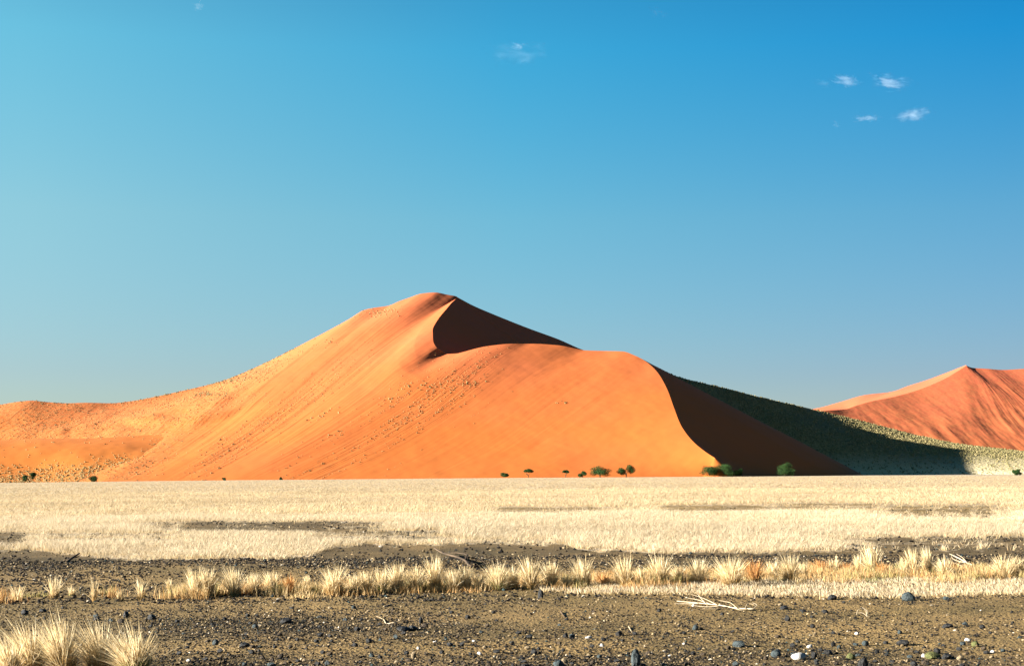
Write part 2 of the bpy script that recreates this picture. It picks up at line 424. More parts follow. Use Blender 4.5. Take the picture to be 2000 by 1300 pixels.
    e = np.sin(np.pi * tt[..., 0])
    Q[..., 2] += e * (fbm(Q[..., 0] * .03, Q[..., 1] * .03, 3) - .5) * .7
    n2 = len(crest)
    V.append(Q.reshape(-1, 3)); F.append(grid_faces(n2, 60, off)); off += n2 * 60
    ss = np.linspace(0, 1, n2)[:, None] + 0 * tt[..., 0]
    UV.append(np.stack([ss, tt[..., 0] + 0 * ss], -1).reshape(-1, 2)); G.append(np.zeros(n2 * 60)); K.append(np.full(n2 * 60, .05))
    me = mesh_np('sand_dune', np.concatenate(V), np.concatenate(F), sand_material('orange_dune_sand'), uv=np.concatenate(UV),
                 attrs={'grass': np.concatenate(G), 'streak': np.concatenate(K)})
    link('sand_dune', me, kind='structure')
    return P, grass, streak, band, st_band

RIDGE = [(893, 580, 0), (925, 597, 0), (960, 612, 0), (1030, 640, 0), (1090, 662, 0), (1145, 685, 0), (1200, 697, 1000), (1262, 708, 1008), (1315, 732, 1015),
         (1345, 741, 1019), (1400, 754, 1029), (1500, 779, 1050), (1580, 797, 1072), (1640, 811, 1082), (1720, 831, 1080), (1800, 851, 1070), (1870, 866, 1060), (2000, 880, 1040), (2150, 892, 1015), (2400, 905, 980), (2700, 915, 940)]
RIDGE = [(a, b, d or on_slip(a, b)) for a, b, d in RIDGE]
# the grassy flank: foot of each ridge key as (px, depth) on the plain
GFOOT = [(1358, 845), (1380, 855), (1400, 865), (1430, 880), (1455, 893), (1478, 906), (1505, 940), (1619, 970), (1671, 980),
         (1700, 982), (1753, 980), (1849, 975), (1913, 968), (1960, 962), (2020, 955), (2080, 948), (2150, 940), (2280, 930), (2450, 915), (2700, 900), (3000, 880)]
def build_flank():
    n = 900; nv = 110
    rk, s = pchip(RIDGE[5:], n); gk, _ = pchip(GFOOT[5:], n); s = s + 5
    T = P3(rk[:, 0], rk[:, 1], rk[:, 2]); B = np.array([px_ground(p, d) for p, d in gk]); B[:, 2] -= .8
    v = np.linspace(0, 1, nv)[None, :, None]
    P = B[:, None] + (T - B)[:, None] * v
    H = (T - B)[:, None, 2]; vv = v[..., 0]
    toe = np.interp(s, [9, 13, 20], [0, .10, .10])[:, None]
    P[..., 2] -= H * toe * np.sin(np.pi * vv) ** 1 * (1 - .4 * vv)
    e = np.sin(np.pi * vv)
    P[..., 2] += e * (fbm(P[..., 0] * .025, P[..., 1] * .025, 4) - .5) * 3.0 * sstep(5.5, 8, s)[:, None]
    P[..., 2] -= 3 * sstep(8, 5.5, s)[:, None]
    F = grid_faces(n, nv); V = P.reshape(-1, 3)
    bk = T + np.stack([40 + 0 * T[:, 0], 60 + T[:, 2] * 3, -T[:, 2] - 8], -1)
    tt = np.linspace(0, 1, 16)[None, :, None]
    Q = T[:, None] + (bk - T)[:, None] * tt
    V = np.concatenate([V, Q.reshape(-1, 3)]); F = np.concatenate([F, grid_faces(n, 16, n * nv)])
    m, t, b = mat('grassy_sand'); nn = N(t); oc = nn.coord('Object')
    a = nn.noise(oc, .5, 4, .65); g = nn.noise(oc, .03, 4)
    c = nn.mix(nn.map(g, .35, .65), (.19, .155, .055), (.27, .21, .085))
    c = nn.mix(nn.map(a, .45, .7), c, (.075, .08, .03))
    c = nn.mix(nn.map(nn.noise(oc, .9, 3), .55, .75), c, (.34, .27, .125))
    z = t.nodes.new('ShaderNodeSeparateXYZ'); nn._in(z.inputs[0], oc)
    c = nn.mix(nn.map(z.outputs[2], 16, 2), c, (.50, .42, .25))
    nn._in(b.inputs['Base Color'], c)
    nn._in(b.inputs['Normal'], nn.bump(a, .9, 1.6))
    link('grassy_slope', mesh_np('grassy_slope', V, F, m), kind='structure')
    return P
def build_low_dune():
    # low dune in front of the shoulder: crest (px,py,D) | foot (px,D)
    K = [(-800, 880, 715, -820, 650), (-400, 872, 712, -420, 652), (-200, 866, 712, -205, 656), (0, 859, 712, 0, 660), (80, 856, 712, 80, 662), (170, 855.5, 713, 170, 657), (230, 853, 715, 215, 658),
         (290, 849, 720, 250, 658), (345, 846, 730, 276, 662), (390, 846, 745, 290, 666), (430, 846, 768, 300, 670)]
    K = np.array(K, float); n = 420; nv = 90
    qa = to_px(PA[0])
    def depth_behind(px, py):
        d = (qa[..., 0] - px) ** 2 + (qa[..., 1] - py) ** 2; i = np.unravel_index(np.argmin(d), d.shape); return PA[0][i][1]
    for k_ in K:
        gap = np.interp(k_[0], [-200, 0, 120, 170, 230, 290, 345, 430], [60, 34, 28, 20, 9, 1, -6, -12])
        k_[2] = depth_behind(max(k_[0], -600), k_[1]) - gap
    tk, s = pchip(K[:, :3], n); bk, _ = pchip(K[:, 3:], n)
    T = P3(tk[:, 0], tk[:, 1], tk[:, 2]); B = np.array([px_ground(p, d) for p, d in bk]); B[:, 2] -= .5
    v = np.linspace(0, 1, nv)[None, :, None]; vv = v[..., 0]
    P = B[:, None] + (T - B)[:, None] * v
    H = (T - B)[:, None, 2]; e = np.sin(np.pi * vv)
    P[..., 2] += H * (.07 * np.sin(np.pi * vv) - .07 * np.sin(2 * np.pi * vv)) * np.interp(s, [0, 4, 8, 10], [1, 1, .2, 0])[:, None]
    P[..., 2] += e * (fbm(P[..., 0] * .04, P[..., 1] * .04, 4) - .5) * 1.2
    q = to_px(P); px, py = q[..., 0], q[..., 1]
    gr = np.clip(sstep(880, 925, py - (px - 160) * -.0 + np.clip(200 - px, -200, 200) * -.10) + sstep(260, 380, px) * .6, 0, 1)
    back = T + np.stack([-4 + 0 * T[:, 0], 45 + 0 * T[:, 0], -np.interp(s, [0, 8, 10], [7, 5, 8])], -1)
    tt = np.linspace(0, 1, 20)[None, :, None]
    Q = T[:, None] + (back - T)[:, None] * tt
    V = np.concatenate([P.reshape(-1, 3), Q.reshape(-1, 3)]); F = np.concatenate([grid_faces(n, nv), grid_faces(n, 20, n * nv)])
    uv = np.concatenate([np.stack([s[:, None] / 40 + 0 * vv, vv + 0 * s[:, None]], -1).reshape(-1, 2), np.zeros((n * 20, 2))])
    g = np.concatenate([gr.ravel(), np.full(n * 20, .8)])
    link('low_dune', mesh_np('low_dune', V, F, sand_material('low_dune_sand', lo=(.42, .125, .015), hi=(.44, .122, .020), zr=(0, 40)), uv=uv, attrs={'grass': g, 'streak': g * .3}), kind='structure')
    return P, gr
def build_far_dune():
    # skyline | inner crest | foot
    SK = [(1480, 812, 2740), (1560, 803, 2780), (1600, 796, 2810), (1640, 785, 2850), (1690, 771, 2890), (1740, 765, 2900), (1775, 753, 2880), (1810, 742, 2810), (1850, 727, 2690), (1886, 713, 2500)]
    CR = [(1480, 830, 2100), (1560, 812, 2150), (1610, 802, 2180), (1650, 799, 2220), (1672, 792, 2250), (1700, 784, 2280), (1740, 776, 2320), (1785, 764, 2370), (1840, 742, 2430), (1888, 714, 2500)]
    R2 = [(1888, 714, 2500), (1900, 718, 2505), (1930, 720, 2510), (1960, 722, 2520), (2000, 720, 2530), (2100, 716, 2550), (2300, 735, 2600), (2600, 790, 2650), (2900, 850, 2700)]
    n = 300
    a, _ = pchip(SK, n); c, _ = pchip(CR, n); r, _ = pchip(R2, 400)
    Sk, Cr, Rr = P3(*a.T), P3(*c.T), P3(*r.T)
    tt = np.linspace(0, 1, 40)[None, :, None]
    L = Cr[:, None] + (Sk - Cr)[:, None] * tt                     # sunlit back-left face
    L[..., 2] += (fbm(L[..., 0] * .006, L[..., 1] * .006, 3) - .5) * 8 * np.sin(np.pi * tt[..., 0])
    top = np.concatenate([Cr, Rr[1:]]); m_ = len(top)
    ang = np.interp(np.arange(m_), [0, n, n + 60, m_], [-78, -72, -80, -95]); ang = np.radians(ang)
    run = (top[:, 2] + 6) * np.interp(np.arange(m_), [0, 180, n, m_], [2.4, 2.3, 2.0, 2.1])
    ft = np.stack([top[:, 0] + run * np.cos(ang), top[:, 1] + run * np.sin(ang), 0 * run - 6], -1)
    t2 = np.linspace(0, 1, 120)[None, :, None]
    TBf = np.stack([top] + [blur(top, sg) for sg in (12, 35, 70, 110)])
    lvf = np.clip(t2[0, :, 0] * 7, 0, 3.999); lif = lvf.astype(int); lff = (lvf - lif)[None, :, None]
    tpf = TBf[lif].transpose(1, 0, 2) * (1 - lff) + TBf[lif + 1].transpose(1, 0, 2) * lff
    ft = blur(ft, 110)
    Fr = tpf + (ft[:, None] - tpf) * t2
    s2 = np.linspace(0, 1, m_)[:, None]; e = np.sin(np.pi * t2[..., 0]) ** .7
    Fr[..., 2] += e * ((fbm(s2 * 30 + t2[..., 0] * 1.2, t2[..., 0] * 2, 4) - .5) * 4 + (fbm(Fr[..., 0] * .02, Fr[..., 1] * .02, 3) - .5) * 2.5)
    bk = Sk + np.array([150, 500, 0]); bk[:, 2] = -6
    t3 = np.linspace(0, 1, 12)[None, :, None]
    Bk = Sk[:, None] + (bk - Sk)[:, None] * t3
    rb = Rr + np.array([150, 600, 0]); rb[:, 2] = -6
    Rb = Rr[:, None] + (rb - Rr)[:, None] * t3
    V = []; F = []; UV = []; G = []; off = 0
    for k, (M, g) in enumerate(((L, 0.), (Fr, .4), (Bk, 0), (Rb, 0))):
        V.append(M.reshape(-1, 3)); F.append(grid_faces(M.shape[0], M.shape[1], off)); off += M.shape[0] * M.shape[1]
        u_, v_ = np.meshgrid(np.linspace(0, .35, M.shape[0]), np.linspace(0, 1, M.shape[1]), indexing='ij')
        UV.append(np.stack([u_, v_], -1).reshape(-1, 2)); G.append(np.full(M.shape[0] * M.shape[1], g))
    g = np.concatenate(G); V = np.concatenate(V)
    m = sand_material('distant_dune_sand', lo=(.54, .14, .045), hi=(.46, .100, .042), zr=(20, 190))
    for nd in m.node_tree.nodes:       # coarser grain on a far bigger dune
        if nd.type == 'TEX_NOISE' and abs(nd.inputs['Scale'].default_value - .45) < 1e-3: nd.inputs['Scale'].default_value = .11
        if nd.type == 'BUMP': nd.inputs['Distance'].default_value *= 1.2
    link('distant_dune', mesh_np('distant_dune', V, np.concatenate(F), m, uv=np.concatenate(UV), attrs={'grass': g, 'streak': g}), kind='structure')
PA = build_main(); PG = build_flank(); PL = build_low_dune(); build_far_dune()

# ------------------------------------------------------------------ plants: materials and builders
def plant_material(name, rough=.8, transl=.35):
    m = bpy.data.materials.new(name); m.use_nodes = True; t = m.node_tree; n = N(t)
    b = t.nodes['Principled BSDF']; b.inputs['Roughness'].default_value = rough; b.inputs['Specular IOR Level'].default_value = .2
    c = n.attr('Col', 'Color')
    c2 = n.mix(n.map(n.noise(n.coord('Object'), 3, 2), .35, .65, 0, .35), c, n.mix(.5, c, (.5, .36, .16)))
    n._in(b.inputs['Base Color'], c2)
    tr = t.nodes.new('ShaderNodeBsdfTranslucent'); n._in(tr.inputs[0], c2)
    mx = t.nodes.new('ShaderNodeMixShader'); mx.inputs[0].default_value = transl
    t.links.new(b.outputs[0], mx.inputs[1]); t.links.new(tr.outputs[0], mx.inputs[2])
    t.links.new(mx.outputs[0], t.nodes['Material Output'].inputs[0])
    return m
def leaf_material(name, c1, c2):
    m, t, b = mat(name); n = N(t)
    n._in(b.inputs['Base Color'], n.mix(n.map(n.noise(n.coord('Object'), 1.3, 3), .35, .65), c1, c2)); return m
M_STRAW = plant_material('dry_straw'); M_LEAF = plant_material('basal_leaves', transl=.3)
M_GREEN = leaf_material('acacia_leaves', (.010, .028, .007), (.030, .070, .012))
M_BARK = leaf_material('bark', (.05, .035, .02), (.10, .07, .04))
M_WOODP = leaf_material('bleached_wood', (.33, .255, .16), (.42, .34, .225))
M_WOODD = leaf_material('dark_dead_wood', (.035, .024, .015), (.09, .06, .035))

def blades(rng, pos, h, w, lean, cb, ct, seg=2, curl=.35):
    """curved tapering blades. pos (n,3), h (n,), w (n,), lean (n,2) horizontal offset of the tip, cb/ct (n,3) colours"""
    n = len(pos); yaw = rng.rand(n) * np.pi
    side = np.stack([np.cos(yaw), np.sin(yaw), 0 * yaw], -1)
    rows = []; cols = []
    for k in range(seg + 1):
        f = k / seg
        c = pos.copy(); g = f ** (1 + curl * 2)
        c[:, 0] += lean[:, 0] * g; c[:, 1] += lean[:, 1] * g; c[:, 2] += h * (f - .12 * f * f * np.minimum(np.hypot(lean[:, 0], lean[:, 1]) / h, 1.5))
        col_ = cb + (ct - cb) * min(1, f * 1.5)
        if k < seg:
            ww = (w * (1 - .45 * f) / 2)[:, None]
            rows += [c - side * ww, c + side * ww]; cols += [col_, col_]
        else:
            rows.append(c); cols.append(col_)
    nvb = 2 * seg + 1
    V = np.stack(rows, 1).reshape(-1, 3); Cc = np.stack(cols, 1).reshape(-1, 3)
    fs = []
    for k in range(seg - 1):
        a = 2 * k; fs += [(a, a + 1, a + 3), (a, a + 3, a + 2)]
    a = 2 * (seg - 1); fs.append((a, a + 1, a + 2))
    F = (np.array(fs)[None] + (np.arange(n) * nvb)[:, None, None]).reshape(-1, 3)
    return V, F, Cc
def join(parts):
    V = []; F = []; Cc = []; o = 0
    for v, f, c in parts: V.append(v); F.append(f + o); Cc.append(c); o += len(v)
    return np.concatenate(V), np.concatenate(F), np.concatenate(Cc)
def pick(rng, n, pal):
    p = np.array(pal, float); i = rng.randint(0, len(p), n); j = rng.randint(0, len(p), n); t = rng.rand(n, 1)
    return (p[i] * (1 - t) + p[j] * t) * (.85 + .3 * rng.rand(n, 1))
PALE = [(.49, .42, .30), (.53, .46, .345), (.48, .40, .27), (.45, .35, .22)]
BASEC = [(.46, .30, .12), (.36, .27, .09), (.42, .22, .07), (.44, .34, .17)]

def scatter_px(rng, n, px0, px1, d0, d1, power=1.0):
    """points on the plain, denser near the viewer: depth pdf ~ D**(1-power)"""
    u = rng.rand(n); e = 2 - power
    D = (d0 ** e + u * (d1 ** e - d0 ** e)) ** (1 / e) if abs(e) > 1e-6 else d0 * (d1 / d0) ** u
    X = (px0 + rng.rand(n) * (px1 - px0) - 1000) / FP * D
    return np.stack([X, D, ground_z(X, D)], -1)

# ------------------------------------------------------------------ straw grass of the plain (nobody could count it)
def build_field():
    rng = np.random.RandomState(11)
    parts = []
    for (nc, nb, d0, d1, pw, hh, ww, rad) in ((85000, 7, 26, 60, 1.0, .19, .009, .07), (90000, 4, 58, 150, 1.3, .21, .022, .14), (120000, 3, 145, 640, 1.5, .22, .045, .3)):
        p = scatter_px(rng, int(nc * 1.3), -650, 2650, d0, d1, pw); nc = len(p)
        q = to_px(p)
        hpx = hh * FP / p[:, 1]
        fr = np.interp(q[:, 0], *FRONT)
        # gaps are judged where the blades' tips stand, the front edge where they root
        cov = np.minimum(field_cover(q[:, 0], q[:, 1]), np.maximum(field_cover(q[:, 0], q[:, 1] - hpx * .75), 0))
        keep = rng.rand(nc) < cov ** 1.5
        p = p[keep]; cov = cov[keep]
        m = len(p)
        c = np.repeat(p, nb, 0); k = len(c)
        hs = np.repeat(.35 + 1.0 * fbm(p[:, 0] * .5, p[:, 1] * .2, 4), nb) * hh * (.6 + .7 * rng.rand(k)) * np.repeat(.6 + .4 * cov, nb)
        off = rng.randn(k, 2) * rad
        c[:, :2] += off
        c[:, 2] -= .01
        lean = off * 1.2 + rng.randn(k, 2) * .22 * hs[:, None] + np.array([.16, 0]) * hs[:, None]
        tone = np.repeat(fbm(p[:, 0] * .06 + 9, p[:, 1] * .10, 3), nb)[:, None]
        ct = pick(rng, k, PALE) * (.80 + .5 * tone) * np.array([1, .985, .95]) ** np.repeat(rng.rand(m), nb)[:, None]; cb = pick(rng, k, BASEC) * (.8 + .4 * tone)
        parts.append(blades(rng, c, hs, ww * (.6 + .8 * rng.rand(k)), lean, cb, ct, seg=2 if d0 < 50 else 1))
    V, F, Cc = join(parts)
    link('dry_grass', mesh_np('dry_grass', V, F, M_STRAW, attrs={'Col': Cc}, smooth=False), kind='stuff',
         label='pale straw grass covering the flat plain below the dune', category='grass')
build_field()

def build_stubble():
    rng = np.random.RandomState(12)
    n = 170000
    p = scatter_px(rng, n, -100, 2700, 17.5, 22.5, 0)
    q = to_px(p); p = p[rng.rand(n) < short_cover(q[:, 0], q[:, 1]) * (.35 + .65 * fbm(q[:, 0] * .02, q[:, 1] * .15, 3))]
    k = len(p); h = .035 + .05 * rng.rand(k) ** 2
    link('stubble', mesh_np('stubble', *blades(rng, p, h, .006 + .006 * rng.rand(k), rng.randn(k, 2) * .025 + [-.01, 0], pick(rng, k, BASEC), pick(rng, k, PALE))[:2], M_STRAW,
         attrs={'Col': blades(np.random.RandomState(1), p, h, h, np.zeros((k, 2)), pick(rng, k, BASEC), pick(rng, k, PALE))[2]}, smooth=False), kind='stuff',
         label='low strip of short straw stubble bordering the bare gravel', category='grass')
build_stubble()

MAT_ZONE = ([0, 200, 380, 600, 850, 1100, 1300, 1600, 2000], [1176, 1170, 1163, 1158, 1150, 1143, 1139, 1128, 1128])
def build_mats():
    """low orange and olive creeping growth between the tussocks"""
    rng = np.random.RandomState(13)
    P = []; H = []; C1 = []; C2 = []
    for i in range(1500):
        px = rng.uniform(-500, 2500); w = np.interp(px, [0, 380, 420, 1100, 1200, 2000], [.05, .07, .5, .6, .8, .9])
        if rng.rand() > w * (.25 + 1.1 * float(fbm(np.array(px * .016), np.array(3.3), 3))): continue
        py = np.interp(px, *MAT_ZONE) + rng.randn() * 6 - 4
        c = on_ground(px, py); r = rng.uniform(.04, .17)
        k = int(60 + 1000 * r)
        off = rng.randn(k, 2) * [r, r * .6]
        p = np.stack([c[0] + off[:, 0], c[1] + off[:, 1]], -1); p = np.concatenate([p, ground_z(p[:, 0], p[:, 1])[:, None]], 1)
        P.append(p); H.append((.02 + .12 * rng.rand(k) ** 1.5) * rng.uniform(.5, 1.6))
        pal = [[(.46, .20, .05), (.40, .24, .08)], [(.28, .26, .06), (.40, .28, .10)], [(.50, .36, .18), (.42, .26, .09)], [(.14, .20, .05), (.32, .26, .08)], [(.46, .24, .07), (.50, .34, .15)]][rng.choice(5, p=[.28, .2, .24, .06, .22])]
        C1.append(pick(rng, k, pal)); C2.append(pick(rng, k, pal + [(.5, .38, .2)]))
    P = np.concatenate(P); H = np.concatenate(H); C1 = np.concatenate(C1); C2 = np.concatenate(C2); k = len(P)
    V, F, Cc = blades(rng, P, H, .005 + .006 * rng.rand(k), rng.randn(k, 2) * .035, C1, C2)
    link('ground_cover', mesh_np('ground_cover', V, F, M_LEAF, attrs={'Col': Cc}, smooth=False), kind='stuff',
         label='low orange and olive creeping growth between the tussocks', category='ground cover')
build_mats()

# ------------------------------------------------------------------ the tussocks one can count
NEARG = 'big straw tussocks in the bottom left corner'
SMALLG = 'thin little tufts on the gravel at the left'
ROWG = 'dry grass tussocks in the row across the gravel'
def tussock(i, px, py, hpx, wpx, label, orange=0., group='dry grass tussocks in the row across the gravel', dens=1., green=.1):
    rng = np.random.RandomState(100 + i)
    c = on_ground(px, py); sc = c[1] / FP
    H = hpx * sc * (1.15 if py > 1300 else 1); W = wpx * sc
    root = thing('grass_tussock', label, 'grass tussock', tuple(c), group)
    n = int((110 + 3.6 * wpx) * dens)
    a = rng.rand(n) * 2 * np.pi; r = np.sqrt(rng.rand(n)) * W * .17
    p = np.stack([r * np.cos(a), r * np.sin(a), 0 * r - .01], -1)
    h = H * (.35 + .60 * rng.rand(n)); h[rng.rand(n) < .10] *= 1.18
    if group is NEARG: h *= rng.uniform(.7, 1.15, n); hb = -.24
    else: hb = -.07
    spread = rng.randn(n, 2) * W * .16 + np.stack([np.cos(a), np.sin(a)], -1) * (rng.rand(n, 1) * W * .48) + np.array([hb, 0]) * h[:, None]
    pal = [(.78, .64, .38), (.80, .68, .45), (.76, .58, .30), (.72, .53, .26)] if orange < .5 else [(.50, .22, .06), (.52, .30, .10), (.46, .18, .05)]
    cb = pick(rng, n, [(.60, .38, .15), (.62, .46, .24), (.56, .32, .10)]); ct = pick(rng, n, pal)
    br = rng.rand(n) < .12; spread[br] *= 2.2; h[br] *= .6
    V, F, Cc = blades(rng, p, h, (.0045 + .004 * rng.rand(n)) * (sc * FP / 15) ** .6, spread, cb, ct, seg=4)
    link('stalks', mesh_np('stalks', V, F, M_STRAW, attrs={'Col': Cc}, smooth=False), root)
    n = int((90 + 3.2 * wpx) * dens)
    a = rng.rand(n) * 2 * np.pi; r = np.sqrt(rng.rand(n)) * W * .24
    p = np.stack([r * np.cos(a), r * np.sin(a), 0 * r - .01], -1)
    h = H * (.12 + .26 * rng.rand(n))
    sp = np.stack([np.cos(a), np.sin(a)], -1) * (rng.rand(n, 1) * W * .30)
    bc = [(.46, .26, .08), (.40, .26, .08), (.48, .33, .14)] if rng.rand() > green else [(.22, .24, .06), (.34, .30, .09), (.16, .20, .05)]
    V, F, Cc = blades(rng, p, h, .006 + .004 * rng.rand(n), sp, pick(rng, n, bc), pick(rng, n, bc + [(.5, .38, .2)]), seg=3, curl=.6)
    link('basal_leaves', mesh_np('basal_leaves', V, F, M_LEAF, attrs={'Col': Cc}, smooth=False), root)
    return root



T_ = [  # px, base py, height px, width px, label, orange, group
 (60, 1306, 92, 92, 'large shaggy straw tussock leftmost in the bottom left corner', 0, NEARG),
 (122, 1318, 118, 84, 'tallest straw tussock in the bottom left corner, second from the left', 0, NEARG),
 (196, 1310, 96, 96, 'broad straw tussock third from the left in the bottom left corner', 0, NEARG),
 (262, 1318, 92, 104, 'straw tussock with green base, rightmost in the bottom left corner', 0, NEARG),
 (20, 1322, 80, 70, 'straw tussock half cut off by the bottom left corner', 0, NEARG),
 (36, 1172, 36, 40, None, 0, SMALLG), (105, 1168, 54, 34, 'tall thin tuft standing apart above the bottom left tussocks', 0, SMALLG),
 (184, 1173, 50, 17, 'narrow upright tuft alone on dark gravel at the left', 0, SMALLG), (235, 1172, 28, 26, None, 0, SMALLG),
 (276, 1171, 48, 30, 'small tuft with orange base left of the first dense tussock', .2, SMALLG), (140, 1162, 24, 22, None, 0, SMALLG), (330, 1150, 24, 20, None, 0, SMALLG),
 (382, 1166, 66, 42, 'left half of the dense twin tussock that starts the row', 0, ROWG), (408, 1163, 62, 38, 'right half of the dense twin tussock that starts the row', 0, ROWG),
 (457, 1163, 64, 44, 'dense fan shaped tussock right of the twin tussock', 0, ROWG), (492, 1157, 46, 40, 'loose low tussock beside the dense fan shaped one', 0, ROWG),
 (530, 1153, 46, 40, 'sparse tussock over an orange mat, second after the fan shaped one', .2, ROWG), (566, 1161, 46, 30, 'small spindly orange tussock with few stalks left of centre', .6, ROWG),
 (600, 1148, 30, 22, 'very small wispy tuft beside the spindly orange tussock', 0, ROWG),
 (652, 1160, 66, 58, 'thick tussock leaning left at the start of the unbroken row', 0, ROWG), (692, 1157, 44, 34, 'short tussock just right of the thick leaning one', .1, ROWG),
 (716, 1156, 50, 38, None, .1, ROWG), (746, 1157, 54, 36, None, 0, ROWG), (776, 1155, 62, 46, None, 0, ROWG), (812, 1154, 58, 50, None, 0, ROWG),
 (850, 1151, 74, 42, 'tall tussock in front of the left end of the dark fallen branch', 0, ROWG), (885, 1152, 52, 36, 'tussock in front of the middle of the dark fallen branch', 0, ROWG),
 (910, 1150, 54, 40, 'tussock in front of the fork of the dark fallen branch', .1, ROWG), (936, 1149, 34, 34, 'low yellowish tussock under the right end of the dark fallen branch', .3, ROWG),
 (972, 1152, 64, 52, 'wide tussock just right of the dark fallen branch', 0, ROWG), (1002, 1148, 50, 36, None, 0, ROWG),
 (1036, 1150, 74, 46, None, 0, ROWG), (1076, 1147, 60, 46, None, 0, ROWG), (1108, 1147, 34, 32, 'low greenish tussock at the centre of the row', .3, ROWG),
 (1138, 1146, 66, 44, 'tussock with a grey green foot near the centre of the row', 0, ROWG), (1178, 1142, 30, 34, 'low orange tussock between two tall straw ones near the centre', .8, ROWG),
 (1222, 1144, 70, 50, 'upright tussock with long parallel stalks right of the low orange one', 0, ROWG), (1252, 1140, 40, 24, 'small green tussock beside the upright long stalked one', .3, ROWG),
 (1290, 1140, 66, 58, 'broad tussock right of the small green one', 0, ROWG), (1325, 1137, 40, 34, None, .2, ROWG),
 (1366, 1138, 56, 50, 'tussock on an olive base above the pale dead branch', .1, ROWG), (1428, 1144, 68, 70, 'wide spreading tussock with a dark shadow at its foot above the pale dead branch', 0, ROWG),
 (1474, 1139, 56, 46, 'bright orange tussock right of the widest spreading one', 1., ROWG), (1510, 1130, 42, 34, None, .2, ROWG),
 (1544, 1137, 68, 44, 'dense cylindrical tussock right of the bright orange one', 0, ROWG), (1570, 1128, 38, 26, None, 0, ROWG),
 (1606, 1122, 36, 36, 'orange feathery tussock left of a small pale one', 1., ROWG), (1630, 1122, 40, 32, 'small pale tussock beside the orange feathery one', 0, ROWG),
 (1652, 1122, 30, 30, 'rusty low tussock between pale ones at the right', .9, ROWG), (1680, 1119, 44, 26, None, 0, ROWG),
 (1704, 1120, 66, 44, 'tallest tussock in the right part of the row', 0, ROWG), (1722, 1126, 34, 30, 'low orange tussock at the foot of the tallest one at the right', .9, ROWG),
 (1784, 1124, 64, 34, 'left one of the close pair of upright tussocks at the right', 0, ROWG), (1812, 1122, 62, 28, 'right one of the close pair of upright tussocks at the right', 0, ROWG),
 (1766, 1124, 40, 22, None, 0, ROWG), (1846, 1128, 48, 36, 'small fan shaped greenish tussock right of the upright pair', 0, ROWG),
 (1962, 1130, 56, 60, 'wide tussock near the right edge of the picture', 0, ROWG), (1992, 1128, 48, 46, 'tussock cut off by the right edge of the picture', .1, ROWG),
 (1925, 1116, 16, 22, 'tiny orange tuft left of the last wide tussock', 1., ROWG)]
LEFTOVER = {SMALLG: 'short faint tuft of straw among the pebbles at the left', ROWG: 'dry straw tussock pressed between its neighbours in the unbroken row'}
for i, (px, py, h, w_, lab, og, grp) in enumerate(T_):
    tussock(i, px, py, h, w_, lab or LEFTOVER[grp], og, grp, dens=.35 if grp is SMALLG else (1.15 if grp is NEARG else 1.), green=.9 if lab and 'green' in lab else .08)

# ------------------------------------------------------------------ stones
def rock_mesh(name, seed, flat=1., angular=.5, m=None, sub=2):
    import bmesh
    rng = np.random.RandomState(seed); bm = bmesh.new()
    bmesh.ops.create_icosphere(bm, subdivisions=sub, radius=.5)
    cuts = [(rng.randn(3), rng.uniform(.30, .46)) for _ in range(9)]
    ph = rng.rand(3) * 10
    for v_ in bm.verts:
        p = np.array(v_.co)
        for d, k in cuts:
            d = d / np.linalg.norm(d); e = p @ d - k
            if e > 0: p = p - d * e * (.6 + .4 * angular)
        p = p * (1 + .10 * math.sin(p[0] * 9 + ph[0]) * math.sin(p[1] * 8 + ph[1]))
        p[2] *= flat
        v_.co = p
    me = bpy.data.meshes.new(name); bm.to_mesh(me); bm.free(); me.materials.append(m)
    for f in me.polygons: f.use_smooth = angular < .5
    return me
def stone_material(name, c1, c2, rough=.7):
    m, t, b = mat(name); n = N(t); oc = n.coord('Object'); b.inputs['Roughness'].default_value = rough
    n._in(b.inputs['Base Color'], n.mix(n.map(n.noise(oc, 5, 4), .35, .65), c1, c2))
    n._in(b.inputs['Normal'], n.bump(n.noise(oc, 14, 4), .5, .05)); return m
SM = {'black': stone_material('black_stone', (.010, .010, .010), (.028, .026, .022), .5), 'teal': stone_material('blue_grey_stone', (.022, .031, .032), (.050, .064, .062), .5),
      'brown': stone_material('brown_stone', (.030, .021, .013), (.075, .052, .030)), 'white': stone_material('white_quartz', (.42, .39, .34), (.52, .49, .43)),
      'olive': stone_material('olive_stone', (.06, .065, .02), (.11, .11, .035)), 'tan': stone_material('tan_stone', (.14, .10, .055), (.24, .18, .10))}
ROCKS = {}
def rock(color, shape):
    k = (color, shape)
    if k not in ROCKS:
        fl, an = {'round': (.75, .3), 'flat': (.45, .6), 'block': (.7, 1.), 'tall': (1.3, .8), 'a': (.62, .7), 'b': (.7, .9), 'c': (.55, .6)}[shape]
        ROCKS[k] = rock_mesh('stone', abs(hash_(color + shape)) % 9999, fl, an, SM[color])
    return ROCKS[k]
def hash_(s_): return sum((i + 1) * 131 * ord(c_) for i, c_ in enumerate(s_))
def stone(px, py, wpx, hpx, color, shape, label, group, rng):
    c = on_ground(px, py); sc = c[1] / FP
    o = link('stone', rock(color, shape))
    me = o.data; zs = [v_.co.z for v_ in me.vertices]; xs = [v_.co.x for v_ in me.vertices]
    s_ = wpx * sc / (max(xs) - min(xs)); sz = hpx * sc / (max(zs) - min(zs)) * 1.3
    o.scale = (s_, s_ * rng.uniform(.7, 1.), sz); o.rotation_euler = (rng.uniform(-.15, .15), 0, rng.uniform(-.5, .5) + (math.pi if rng.rand() < .5 else 0))
    o.location = (c[0], c[1], c[2] - min(zs) * sz * .55)
    o['label'] = label; o['category'] = 'stone'
    if group: o['group'] = group
BG = 'stones lying on the bare gravel'
